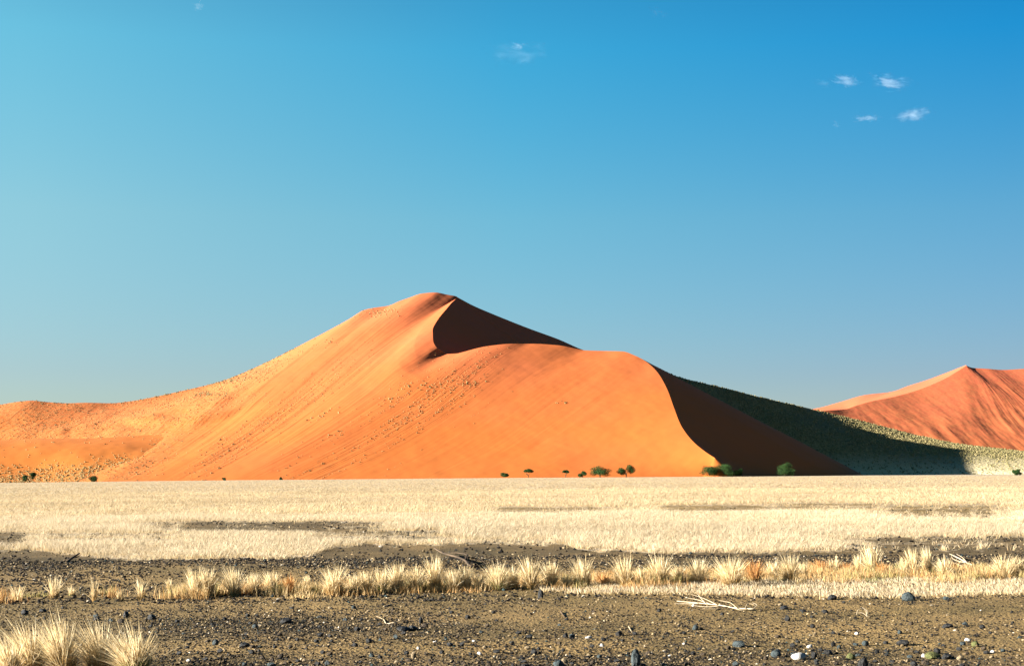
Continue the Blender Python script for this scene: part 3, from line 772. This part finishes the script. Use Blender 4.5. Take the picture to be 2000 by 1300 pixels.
STONES = [
 (1775, 1171, 27, 17, 'teal', 'block', 'large blue grey stone at the edge of the stubble on the right'), (1625, 1170, 19, 9, 'black', 'flat', 'flat black stone left of the large blue grey one at the stubble edge'),
 (1848, 1171, 13, 7, 'teal', 'flat', 'small flat stone right of the large blue grey one at the stubble edge'), (1822, 1285, 30, 13, 'olive', 'flat', 'flat olive green stone at the bottom right'),
 (1848, 1286, 20, 10, 'black', 'flat', 'black stone touching the flat olive green one'), (1830, 1275, 13, 10, 'black', 'round', 'round black stone behind the flat olive green one'),
 (1765, 1259, 25, 11, 'black', 'block', 'box shaped black stone at the bottom right'), (1560, 1286, 28, 13, 'white', 'round', 'largest white stone, smooth and round, at the bottom right'),
 (1516, 1282, 20, 14, 'teal', 'round', 'blue grey stone left of the large white one'), (1582, 1264, 13, 6, 'white', 'flat', 'small white stone just behind the large white one'),
 (1686, 1303, 22, 20, 'black', 'tall', 'upright dark stone cut off by the bottom edge on the right'), (1241, 1300, 18, 32, 'teal', 'tall', 'tall upright pale blue grey stone at the bottom edge'),
 (1092, 1302, 24, 14, 'teal', 'round', 'domed blue stone at the bottom edge near the centre'), (1443, 1262, 25, 11, 'teal', 'flat', 'flat blue grey stone right of centre near the bottom'),
 (1358, 1229, 13, 10, 'teal', 'round', 'round blue grey stone right of centre halfway down the gravel'), (1531, 1189, 17, 7, 'black', 'flat', 'flat black stone, first of three in a row below the stubble'),
 (1569, 1194, 14, 5, 'black', 'flat', 'flat black stone, second of three in a row below the stubble'), (1612, 1197, 14, 7, 'black', 'flat', 'flat black stone, third of three in a row below the stubble'),
 (1538, 1212, 12, 11, 'black', 'a', 'pointed black stone below the first of three in a row'), (1850, 1225, 22, 8, 'black', 'flat', 'long flat black stone alone on tan earth at the right'),
 (1918, 1226, 12, 7, 'black', 'round', 'round dark stone near the long flat one at the right'), (1662, 1286, 18, 12, 'olive', 'round', 'round olive and black stone right of the large white one'),
 (1618, 1277, 20, 9, 'black', 'flat', 'flat black stone between the white and the olive round stone'), (1590, 1284, 13, 13, 'black', 'a', 'small black and white stone touching the largest white one'),
 (788, 1231, 26, 8, 'black', 'flat', 'flat dark stone left of centre with another against its right side'), (806, 1230, 20, 9, 'black', 'a', 'dark stone against the right side of a flat one left of centre'),
 (698, 1231, 14, 8, 'black', 'a', 'black stone below the curled pale twig'), (558, 1216, 24, 10, 'black', 'flat', 'wide black stone on the gravel above the middle left'), (498, 1226, 11, 8, 'teal', 'round', 'small grey stone left of the wide black stone'),
 (421, 1258, 13, 11, 'teal', 'round', 'round blue grey stone right of the bottom left tussocks'), (476, 1262, 20, 8, 'black', 'flat', 'flat black stone right of the round blue grey one'),
 (47, 1200, 15, 11, 'black', 'block', 'black block stone above the bottom left tussocks'), (84, 1194, 16, 6, 'black', 'flat', 'flat black stone right of the block above the bottom left tussocks'),
 (246, 1205, 12, 12, 'black', 'a', 'black stone with pale top in the middle of the left gravel'), (296, 1209, 18, 10, 'black', 'a', 'angular black stone right of the pale topped one'), (188, 1211, 12, 7, 'black', 'flat', 'small black stone directly above the bottom left tussocks'),
 (691, 1188, 10, 7, 'teal', 'round', 'tiny bright blue stone near the upper edge of the gravel'), (822, 1216, 9, 12, 'black', 'tall', 'narrow upright black stone right of the curled pale twig'), (720, 1255, 12, 9, 'black', 'round', 'round black stone low in the left half'),
 (530, 1301, 18, 8, 'teal', 'flat', 'flat blue grey stone cut off by the bottom edge in the left half'), (1150, 1246, 14, 5, 'white', 'flat', 'flat white stone near the centre of the gravel'), (1118, 1243, 12, 6, 'teal', 'flat', 'flat grey stone left of the flat white one'),
 (1176, 1262, 9, 6, 'white', 'a', 'small creamy stone below the flat white one'), (808, 1285, 10, 13, 'tan', 'tall', 'small upright tan stone at the bottom left of centre'), (1905, 1261, 16, 10, 'olive', 'round', 'olive stone at the right near the bottom'),
 (1890, 1251, 12, 6, 'white', 'flat', 'whitish stone beside the olive one at the right'), (1757, 1237, 10, 8, 'teal', 'round', 'blue stone above the box shaped black one'), (1690, 1260, 14, 10, 'teal', 'flat', 'grey blue stone left of the box shaped black one'),
 (1056, 1167, 11, 18, 'black', 'tall', 'upright dark bush stub at the foot of the tussock row near the centre')]  # a bush stub, modelled with a stone mesh
rng = np.random.RandomState(5)
for (px, py, w_, h_, colr, sh, lab) in STONES: stone(px, py, w_, h_, colr, sh, lab, BG, rng)
taken = [(a_[0], a_[1]) for a_ in STONES]
cnt = 0
GEN = {'black': 'small black stone like many others on the bare gravel', 'brown': 'small dark brown stone like many others on the bare gravel', 'teal': 'small blue grey stone like several others on the bare gravel', 'white': 'small whitish stone like several others on the bare gravel', 'tan': 'small tan stone like many others on the bare gravel'}
while cnt < 251:
    py = 1172 + 130 * rng.rand() ** .75; px = rng.uniform(5, 1995)
    dens = .25 + .75 * sstep(1240, 1285, py) + .7 * math.exp(-((px - 600) / 380) ** 2 - ((py - 1225) / 30) ** 2)
    if px < 330 and py > 1225: continue
    if rng.rand() > dens * (.4 + float(fbm(np.array(px * .02), np.array(py * .06), 2))): continue
    if any(abs(px - a_) < 12 and abs(py - b_) < 6 for a_, b_ in taken): continue
    taken.append((px, py))
    k = (py - 1100) / 200; w_ = rng.uniform(6, 11.5) * (.6 + .55 * k) * (1.25 if rng.rand() < .15 else 1)
    colr = rng.choice(['black', 'brown', 'teal', 'white', 'tan'], p=[.52, .26, .10, .03, .09])
    stone(px, py, w_, w_ * rng.uniform(.4, .75), colr, 'abc'[rng.randint(3)], GEN[colr], BG + (', ' + colr if 0 else ''), rng)
    cnt += 1

def build_pebbles():
    """the countless pebbles of the gravel, one low angular solid each"""
    rng = np.random.RandomState(21)
    base = np.array([(1, 0, 0), (-1, 0, 0), (0, 1, 0), (0, -1, 0), (0, 0, 1), (0, 0, -.6), (.6, .6, .55), (-.6, .55, .6), (-.5, -.65, .5), (.6, -.55, .5)], float)
    # a small convex solid
    import bmesh
    bm = bmesh.new(); [bm.verts.new(v_) for v_ in base]; bmesh.ops.convex_hull(bm, input=bm.verts)
    bmesh.ops.triangulate(bm, faces=bm.faces); bm.verts.index_update(); bm.verts.ensure_lookup_table()
    BV = np.array([v_.co for v_ in bm.verts]); BF = np.array([[v_.index for v_ in f.verts] for f in bm.faces]); bm.free()
    P = []
    for n, d0, d1, s0, s1 in ((190000, 9.5, 19.5, .005, .017), (140000, 19, 29, .009, .028), (18000, 29, 70, .02, .05)):
        p = scatter_px(rng, n, -650, 2650, d0, d1, .6); q = to_px(p)
        bare = 1 - np.maximum(np.minimum(field_cover(q[:, 0], q[:, 1]), field_cover(q[:, 0], q[:, 1] - .15 * FP / p[:, 1])), short_cover(q[:, 0], q[:, 1]) * .9)
        w8 = np.clip(fbm(p[:, 0] * .8, p[:, 1] * .8, 3) * 1.5 - .15, .1, 1) * (.35 + .9 * dark_gravel(q[:, 0], q[:, 1]))
        k = rng.rand(n) < bare * w8
        p = p[k]; sz = s0 + (s1 - s0) * rng.rand(len(p)) ** 2.2
        P.append((p, sz, q[k]))
    p = np.concatenate([a_[0] for a_ in P]); sz = np.concatenate([a_[1] for a_ in P]); q = np.concatenate([a_[2] for a_ in P]); n = len(p)
    sc = sz[:, None] * (1 + .5 * rng.randn(n, 3) * .5).clip(.5, 1.8); sc[:, 2] *= .75
    jit = 1 + .18 * rng.randn(n, len(BV), 3)
    a = rng.rand(n) * 6.283; ca, sa = np.cos(a)[:, None], np.sin(a)[:, None]
    L = BV[None] * jit * sc[:, None, :]
    X = L[..., 0] * ca - L[..., 1] * sa; Y = L[..., 0] * sa + L[..., 1] * ca
    V = np.stack([X + p[:, None, 0], Y + p[:, None, 1], L[..., 2] + p[:, None, 2] + sc[:, None, 2] * .3], -1).reshape(-1, 3)
    F = (BF[None] + (np.arange(n) * len(BV))[:, None, None]).reshape(-1, 3)
    pal = np.array([(.008, .007, .006), (.018, .014, .010), (.06, .042, .022), (.15, .105, .052), (.25, .185, .10), (.42, .36, .27), (.02, .035, .035)])
    ci = rng.choice(7, n, p=[.36, .24, .15, .14, .07, .01, .03]); Cc = np.repeat(pal[ci] * (.8 + .4 * rng.rand(n, 1)), len(BV), 0)
    m, t, b = mat('pebble_stone'); nn = N(t); nn._in(b.inputs['Base Color'], nn.attr('Col', 'Color'))
    link('gravel', mesh_np('gravel', V, F, m, attrs={'Col': Cc}, smooth=False), kind='stuff', label='countless dark and tan pebbles strewn over the bare earth', category='gravel')
build_pebbles()

# ------------------------------------------------------------------ dead wood
def tube(pts, r0, r1, sides=6):
    pts = np.array(pts, float); n = len(pts)
    V = []; F = []
    for i in range(n):
        d = pts[min(i + 1, n - 1)] - pts[max(i - 1, 0)]; d /= np.linalg.norm(d) + 1e-9
        u = np.cross(d, [0, 0, 1.]); u = u / (np.linalg.norm(u) + 1e-9) if np.linalg.norm(u) > 1e-3 else np.array([1., 0, 0]); v_ = np.cross(u, d)
        r = r0 + (r1 - r0) * i / (n - 1)
        for k in range(sides):
            a = 2 * math.pi * k / sides; V.append(pts[i] + (u * math.cos(a) + v_ * math.sin(a)) * r)
    for i in range(n - 1):
        for k in range(sides):
            a = i * sides + k; b_ = i * sides + (k + 1) % sides
            F.append((a, b_, b_ + sides, a + sides))
    V.append(pts[0]); V.append(pts[-1]); c0 = len(V) - 2
    for k in range(sides):
        F.append((c0, (k + 1) % sides, k, k)); F.append((c0 + 1, (n - 1) * sides + k, (n - 1) * sides + (k + 1) % sides, (n - 1) * sides + (k + 1) % sides))
    return np.array(V), F
def tubes_mesh(name, tubes, m):
    me = bpy.data.meshes.new(name); V = []; F = []
    for v_, f in tubes:
        o = len(V); V += [tuple(x) for x in v_]; F += [tuple(dict.fromkeys(i + o for i in g)) for g in f]
    me.from_pydata(V, [], F); me.materials.append(m)
    for p in me.polygons: p.use_smooth = True
    return me
def branch_thing(name, label, m, stems, twigs, pyref, r, cat='dead branch'):
    """stems/twigs: lists of [(px,py,height above ground px)] laid where the photograph shows them"""
    c0 = on_ground(*stems[0][0][:2])
    root = thing(name, label, cat, tuple(c0))
    def world(l):
        o = []
        for (px, py, h) in l:
            g = on_ground(px, py + h); o.append(g + np.array([0, 0, h * g[1] / FP]))
        o = np.array(o); k, _ = pchip(o, max(8, len(o) * 4)); return k - c0
    st = [tube(world(l), r, r * .5) for l in stems]
    link('stem', tubes_mesh('stem', st, m), root)
    if twigs: 
        for l in twigs: link('twig', tubes_mesh('twig', [tube(world(l), r * .55, r * .18, 5)], m), root)
branch_thing('dead_branch', 'pale bleached dead branch lying on the bare ground below the stubble', M_WOODP,
    [[(1472, 1188, 5), (1440, 1187, 3), (1405, 1181, 5), (1370, 1177, 6), (1322, 1173, 5)]],
    [[(1405, 1183, 4), (1375, 1184, 3), (1345, 1180, 4)], [(1400, 1180, 6), (1375, 1168, 12), (1350, 1160, 14)], [(1385, 1178, 6), (1360, 1170, 8), (1338, 1166, 6)], [(1440, 1187, 4), (1425, 1176, 10), (1405, 1172, 10)],
     [(1455, 1187, 5), (1462, 1178, 10), (1475, 1181, 8)], [(1430, 1186, 4), (1450, 1190, 2), (1470, 1184, 5)], [(1365, 1177, 6), (1335, 1178, 3), (1318, 1178, 2)], [(1420, 1184, 4), (1400, 1188, 2), (1372, 1188, 2)],
     [(1380, 1180, 5), (1365, 1162, 14), (1362, 1158, 16)], [(1472, 1188, 5), (1478, 1180, 10), (1470, 1176, 12)]], 1185, .009)
branch_thing('dead_branch', 'dark forked dead branch lying behind the row of tussocks left of centre', M_WOODD,
    [[(960, 1100, 5), (948, 1103, 3), (930, 1106, 2), (918, 1104, 4), (908, 1094, 9), (888, 1086, 12), (866, 1080, 12), (848, 1070, 16)]],
    [[(908, 1094, 9), (912, 1084, 16), (900, 1080, 18), (875, 1079, 16)], [(912, 1088, 12), (930, 1090, 10), (945, 1096, 6)], [(918, 1104, 4), (925, 1106, 1), (950, 1102, 2)], [(960, 1100, 5), (956, 1098, 7), (948, 1100, 5)]], 1100, .03)
branch_thing('dead_branch', 'dark straight stick leaning in the straw at the far left', M_WOODD, [[(130, 1097, 1), (142, 1088, 6), (155, 1080, 12)]], [[(142, 1088, 6), (150, 1087, 6), (158, 1082, 9)]], 1095, .03)
branch_thing('dead_branch', 'pale bundle of dead twigs on the gravel left of the last wide tussock', M_WOODP, [[(1898, 1103, 3), (1885, 1096, 6), (1870, 1088, 9), (1855, 1081, 10)]],
    [[(1885, 1098, 5), (1868, 1094, 7), (1858, 1086, 9)], [(1895, 1105, 2), (1878, 1104, 3), (1862, 1098, 4)], [(1890, 1100, 4), (1880, 1088, 12), (1868, 1081, 14)]], 1100, .016)
branch_thing('dead_twig', 'thin curled white twig lying on the gravel left of centre', M_WOODP, [[(718, 1212, 1), (733, 1210, 2), (748, 1209, 2), (755, 1217, 1), (770, 1215, 3), (780, 1212, 4), (778, 1209, 5)]], [[(748, 1209, 2), (742, 1205, 3), (734, 1202, 3)]], 1212, .007, 'twig')
branch_thing('dead_twig', 'thin straight white twig near the upper edge of the gravel left of centre', M_WOODP, [[(750, 1183, 1), (762, 1180, 1), (784, 1176, 2)]], [], 1180, .007, 'twig')
branch_thing('dead_twig', 'curled dry straw stalks arching over the gravel at the right', M_WOODP, [[(1694, 1203, 1), (1694, 1192, 9), (1686, 1188, 13), (1675, 1192, 10), (1673, 1200, 2)]],
    [[(1694, 1203, 1), (1690, 1190, 12), (1684, 1185, 16)], [(1694, 1203, 1), (1684, 1196, 7), (1674, 1196, 5)]], 1203, .006, 'twig')
branch_thing('dead_twig', 'short bent twig standing at the foot of the twin tussock', M_WOODD, [[(352, 1185, 0), (354, 1176, 9), (356, 1174, 11), (364, 1168, 15)]], [[(356, 1174, 10), (350, 1172, 13)]], 1185, .010, 'twig')
branch_thing('dead_twig', 'thin straw coloured twig lying slanted on the gravel right of centre', M_WOODP, [[(1228, 1222, 2), (1232, 1230, 1), (1238, 1238, 1)]], [], 1230, .005, 'twig')
branch_thing('dead_twig', 'short black stick lying slanted on the gravel near the centre', M_WOODD, [[(1095, 1193, 2), (1099, 1199, 1), (1103, 1204, 1)]], [], 1200, .010, 'twig')

# ------------------------------------------------------------------ trees and bushes along the foot of the dune
def tree(px, py, wpx, hpx, D, label, kind, seed, cat='tree'):
    rng = np.random.RandomState(seed)
    X = (px - 1000) / FP * D; sc = D / FP
    zb = float(P3(px, py, D)[2]); W = wpx * sc * 1.12; H = hpx * sc * 1.15
    root = thing('acacia_tree' if cat == 'tree' else 'desert_bush', label, cat, (X, D, zb), 'trees and bushes along the foot of the dune')
    low = .12 if kind == 'bush' else (.42 if kind == 'umbrella' else .2)
    tb = []
    nb = 5 if kind != 'bush' else 4
    for k in range(nb):
        a = rng.uniform(0, 6.283); e = rng.uniform(.15, .34) * W
        top = np.array([math.cos(a) * e, math.sin(a) * e, H * rng.uniform(.42, .58)])
        mid = np.array([top[0] * .35 + rng.uniform(-.1, .1), top[1] * .35, H * rng.uniform(.25, .4)])
        kk, _ = pchip(np.array([(0, 0, -1.2), (0.02, 0, .1 * H), mid, top]), 9)
        tb.append(tube(kk, .05 * W / 2 + .07, .03, 6))
    link('trunk', tubes_mesh('trunk', tb, M_BARK), root)
    nl = {'bush': 5, 'umbrella': 6, 'tree': 8, 'twin': 7}[kind] + int(wpx / 9)
    V = []; leaf = max(.3, sc * 1.5)
    for k in range(nl):
        a = rng.uniform(0, 6.283); rr = math.sqrt(rng.rand()) * W * .36
        if kind == 'umbrella': c = np.array([math.cos(a) * rr, math.sin(a) * rr, H * (.80 - .25 * (rr / (W * .4)) ** 2)]); rad = np.array([W * .2, W * .2, H * .13])
        elif kind == 'twin':
            s_ = -1 if k % 2 else 1; c = np.array([s_ * W * .24 + rng.uniform(-.12, .12) * W, rng.uniform(-.2, .2) * W, H * (rng.uniform(.4, .8) if s_ > 0 else rng.uniform(.3, .66))]); rad = np.array([W * .17, W * .17, H * .17])
        else: c = np.array([math.cos(a) * rr, math.sin(a) * rr, H * rng.uniform(low + .05, .80) * (1 - .25 * (rr / (W * .4)) ** 2)]); rad = np.array([W * .24, W * .24, H * .22])
        m_ = int(270 + 80 * wpx / 10)
        d = rng.randn(m_, 3); d /= np.linalg.norm(d, axis=1)[:, None]; d *= (rng.rand(m_, 1) ** .4)
        p = c + d * rad * (1 + .25 * rng.randn(m_, 1) * .5)
        e1 = rng.randn(m_, 3); e1 /= np.linalg.norm(e1, axis=1)[:, None]; e2 = np.cross(e1, rng.randn(m_, 3)); e2 /= np.linalg.norm(e2, axis=1)[:, None]
        s_ = leaf * (.45 + .6 * rng.rand(m_, 1)) * .5
        V.append(np.stack([p - e1 * s_, p + e2 * s_ * .7, p + e1 * s_, p - e2 * s_ * .7], 1).reshape(-1, 3))
    V = np.concatenate(V); V[:, 2] = np.maximum(V[:, 2], .05)
    F = np.arange(len(V)).reshape(-1, 4)
    link('crown', mesh_np('crown', V, F, M_GREEN, smooth=False), root)
TREES = [(62, 944, 25, 21, 642, 'tree with a lopsided two lobed crown at the far left of the plain', 'twin', 'tree'), (183, 942.5, 20, 17, 642, 'round dense bush second from the left at the dune foot', 'bush', 'bush'),
 (440, 938, 8, 5, 645, 'tiny dark bush below the left slope of the big dune', 'bush', 'bush'), (550, 937, 8, 6, 645, 'tiny round bush below the middle of the lit dune face', 'bush', 'bush'),
 (984, 932.5, 19, 9, 662, 'low flat bush left of the small umbrella tree', 'bush', 'bush'), (1032, 932, 18, 16, 662, 'small umbrella shaped tree casting a shadow on the lit sand', 'umbrella', 'tree'),
 (1104, 932, 14, 14, 662, 'slender little tree between the umbrella tree and a low bush', 'umbrella', 'tree'), (1137, 932, 17, 12, 662, 'low spreading bush just left of the wide dark tree', 'bush', 'bush'),
 (1171, 931.5, 36, 20, 662, 'wide domed dark green tree in front of the lit dune', 'tree', 'tree'), (1222, 931.5, 33, 22, 662, 'dark tree with a notched crown right of the wide domed one', 'twin', 'tree'),
 (1384, 930.5, 34, 22, 684, 'tree at the nose of the dune, left end of the dark clump', 'tree', 'tree'), (1413, 930.5, 38, 27, 684, 'tallest tree of the clump where the dune shadow begins', 'tree', 'tree'),
 (1441, 930.5, 17, 17, 684, 'narrow tree at the right end of the clump in shadow', 'tree', 'tree'), (1531, 930.5, 32, 25, 684, 'round tree standing alone before the black shaded slope', 'tree', 'tree'),
 (1982, 928.8, 15, 12, 700, 'small green tree at the far right before the grassy slope', 'tree', 'tree')]
for i, (px, py, w_, h_, D, lab, kd, ct) in enumerate(TREES): tree(px, py, w_, h_, D, lab, kd, 300 + i, ct)

# ------------------------------------------------------------------ tufts and small scrub scattered on the dunes (one object each: uncountable)
def tufts_on(name, label, pts, size, col, rng, flatten=.6):
    n = len(pts); k = 6
    a = (np.arange(k) / k * 2 * np.pi)[None] + rng.rand(n, 1) * 6
    r = size[:, None] * (.8 + .4 * rng.rand(n, k)) * .5
    ring = np.stack([r * np.cos(a), r * np.sin(a), 0 * a - .25 * size[:, None]], -1)
    r2 = r * .62; ring2 = np.stack([r2 * np.cos(a + .4), r2 * np.sin(a + .4), size[:, None] * flatten * (.45 + .4 * rng.rand(n, k))], -1)
    top = np.stack([(rng.rand(n) - .5) * .2 * size, (rng.rand(n) - .5) * .2 * size, size * flatten * 1.0], -1)[:, None]
    V = (np.concatenate([ring, ring2, top], 1) + pts[:, None]).reshape(-1, 3)
    fs = []
    for i in range(k):
        j = (i + 1) % k; fs += [(i, j, k + j), (i, k + j, k + i), (k + i, k + j, 2 * k)]
    F = (np.array(fs)[None] + (np.arange(n) * (2 * k + 1))[:, None, None]).reshape(-1, 3)
    Cc = np.repeat(col, 2 * k + 1, 0)
    return mesh_np(name, V, F, M_LEAF, attrs={'Col': Cc}, smooth=False)
def sample_grid(P, W, n, rng):
    w_ = W.ravel().copy(); w_[~np.isfinite(w_)] = 0
    area = np.linalg.norm(np.cross(np.gradient(P, axis=0), np.gradient(P, axis=1)), axis=-1).ravel()
    w_ = w_ * area; idx = rng.choice(len(w_), n, p=w_ / w_.sum())
    i, j = np.unravel_index(idx, W.shape)
    i2 = np.minimum(i + 1, W.shape[0] - 1); j2 = np.minimum(j + 1, W.shape[1] - 1); f, g = rng.rand(n, 1), rng.rand(n, 1)
    return (P[i, j] * (1 - f) + P[i2, j] * f) * (1 - g) + (P[i, j2] * (1 - f) + P[i2, j2] * f) * g
def build_dune_tufts():
    rng = np.random.RandomState(31)
    P, grass, streak, band, stb = PA
    s = np.linspace(0, 1, P.shape[0])[:, None]; v = np.linspace(0, 1, P.shape[1])[None]
    lines = np.clip(fbm(s * 210, v * 1.6 + 0 * s, 2) * 2.6 - 1.35, 0, 1)           # strings of tufts up the slope
    q = to_px(P)
    vis = (q[..., 0] > -250)
    W1 = (grass * (.15 + .85 * np.clip(fbm(P[..., 0] * .05, P[..., 1] * .05, 3) * 3 - 1.1, 0, 1))) * vis
    W2 = np.clip(band * .8 + stb, 0, 1) * lines * vis
    pts = np.concatenate([sample_grid(P, W1, 8000, rng), sample_grid(P, W2, 1300, rng)])
    n = len(pts); sz = .32 + .5 * rng.rand(n) ** 2
    col_ = pick(rng, n, [(.40, .21, .075), (.34, .21, .08), (.26, .15, .045), (.42, .16, .045)])
    dk = rng.rand(n) < .10; col_[dk] = pick(rng, dk.sum(), [(.06, .06, .02), (.14, .11, .04)]); sz[dk] *= 1.15
    # scrub along the skyline and in a few patches
    W3 = (np.exp(-((v - .985) / .02) ** 2) * (q[..., 0] > 215) * (q[..., 0] < 585)) + .0 * s
    for (x0, y0, rx, ry) in ((790, 752, 14, 8), (770, 778, 16, 5), (835, 756, 22, 7), (905, 752, 22, 8), (405, 770, 25, 4), (460, 742, 40, 6), (660, 850, 12, 5), (630, 810, 20, 10), (1078, 812, 3, 2), (1005, 765, 6, 2), (1090, 790, 14, 4), (740, 612, 34, 7), (650, 668, 16, 6)):
        W3 = W3 + .9 * np.exp(-((q[..., 0] - x0 - (y0 - q[..., 1]) * 1.2) / rx) ** 2 - ((q[..., 1] - y0) / ry) ** 2)
    p3 = sample_grid(P, W3, 520, rng); c3 = pick(rng, 520, [(.07, .07, .02), (.20, .17, .06), (.12, .10, .03), (.40, .30, .12)]); s3 = .55 + .7 * rng.rand(520) ** 2
    link('dune_grass', tufts_on('dune_grass', '', np.concatenate([pts, p3]), np.concatenate([sz, s3]), np.concatenate([col_, c3]), rng), kind='stuff',
         label='sparse straw tufts scattered over the sandy left shoulder of the dune', category='grass')
    Pl, gl = PL
    ql = to_px(Pl)
    p = sample_grid(Pl, (gl ** 1.5 + .02) * (ql[..., 0] > -250), 3200, rng); n = len(p)
    link('dune_grass', tufts_on('dune_grass', '', p, .45 + .5 * rng.rand(n) ** 2, pick(rng, n, [(.44, .28, .11), (.40, .28, .11), (.26, .19, .06)]), rng), kind='stuff',
         label='straw tufts at the foot of the low dune on the left', category='grass')
    qg = to_px(PG); vg = np.linspace(0, 1, PG.shape[1])[None]
    Wg = (qg[..., 0] < 2250) * (.4 + .6 * sstep(.1, .6, vg)) * np.clip(fbm(PG[..., 0] * .04, PG[..., 1] * .04, 3) * 2 - .4, .1, 1)
    p = sample_grid(PG, Wg, 17000, rng); n = len(p)
    link('dune_grass', tufts_on('dune_grass', '', p, .6 + .8 * rng.rand(n) ** 2, pick(rng, n, [(.26, .21, .09), (.34, .28, .13), (.12, .12, .04), (.20, .17, .06)]), rng), kind='stuff',
         label='olive and straw tufts covering the slope that trails off to the right', category='grass')
build_dune_tufts()

# ------------------------------------------------------------------ small wisps of cloud
def cloud(px, py, wpx, hpx, label, dens, seed, tilt=0.):
    rng = np.random.RandomState(seed); D = 5200.; sc = D / FP
    c = P3(px, py, D); import bmesh
    bm = bmesh.new(); bmesh.ops.create_icosphere(bm, subdivisions=3, radius=1)
    for v_ in bm.verts: v_.co = (v_.co.x * wpx * sc * .80, v_.co.y * wpx * sc * .5, v_.co.z * hpx * sc * .85)
    me = bpy.data.meshes.new('cloud'); bm.to_mesh(me); bm.free()
    m = bpy.data.materials.new('cloud_vapour'); m.use_nodes = True; t = m.node_tree; n = N(t); t.nodes.remove(t.nodes['Principled BSDF'])
    oc = n.coord('Object')
    wv = n.mapping(oc, (1 / (wpx * sc * .80), 1 / (wpx * sc * .5), 1 / (hpx * sc * .85)))
    ln = t.nodes.new('ShaderNodeVectorMath'); ln.operation = 'LENGTH'; n._in(ln.inputs[0], wv)
    nz = n.noise(n.mapping(oc, (1 / (hpx * sc) * .75, 1 / (hpx * sc), 1 / (hpx * sc) * 2.0), (seed * 7.3, 0, 0), (0, .5, 0)), 1.5, 5, .65, .6)
    f = n.math('SUBTRACT', nz, n.map(ln.outputs['Value'], 0., 1., .34, .70))
    d = n.math('MULTIPLY', n.map(f, 0, .2), dens * .5)
    pv = t.nodes.new('ShaderNodeVolumePrincipled'); pv.inputs['Color'].default_value = (1, 1, 1, 1); n._in(pv.inputs['Density'], d); pv.inputs['Anisotropy'].default_value = 0
    t.links.new(pv.outputs[0], t.nodes['Material Output'].inputs['Volume'])
    me.materials.append(m)
    o = link('cloud', me); o.location = tuple(c); o.rotation_euler = (0, tilt, 0)
    o['label'] = label; o['category'] = 'cloud'; o['group'] = 'small wispy clouds'
CL = [(1653, 157, 56, 26, 'small white cloud, left one of the upper pair at the upper right', .0075, 3, .15), (1738, 161, 76, 28, 'longest bright cloud, right one of the upper pair at the upper right', .0075, 4, .12),
      (1695, 231, 60, 12, 'thin flat streak of cloud, left of the lower pair at the upper right', .006, 5, 0.), (1784, 225, 78, 24, 'ragged double cloud, right one of the lower pair at the upper right', .007, 6, -.15),
      (1635, 245, 18, 12, 'tiny puff left of the lower pair of clouds at the upper right', .006, 7, 0), (1012, 90, 34, 16, 'bright core of the faint cloud near the top centre', .007, 8, 0), (1010, 104, 110, 46, 'very faint veil of cloud around the bright core at top centre', .0010, 9, 0),
      (388, 14, 30, 18, 'small wisp of cloud at the top edge left of centre', .005, 10, .2), (1608, 163, 40, 18, 'faint shred of cloud left of the upper pair at the upper right', .0016, 11, 0), (1285, 26, 44, 24, 'barely visible wisp at the top right of centre', .0012, 12, .4)]
for a_ in CL: cloud(*a_)
S.cycles.volume_step_rate = 1.0; S.cycles.volume_max_steps = 64

# the whole palette was mixed for a slightly shorter exposure: real reflectances are a touch lower
for m in bpy.data.materials:
    t = m.node_tree
    for nd in list(t.nodes):
        if nd.type in ('BSDF_PRINCIPLED', 'BSDF_TRANSLUCENT'):
            i = nd.inputs['Base Color' if nd.type == 'BSDF_PRINCIPLED' else 'Color']
            if i.is_linked:
                src = i.links[0].from_socket
                x = t.nodes.new('ShaderNodeMix'); x.data_type = 'RGBA'; x.blend_type = 'MULTIPLY'; x.inputs[0].default_value = 1
                x.inputs[7].default_value = (.76, .76, .76, 1)
                t.links.new(src, x.inputs[6]); t.links.new(x.outputs[2], i)
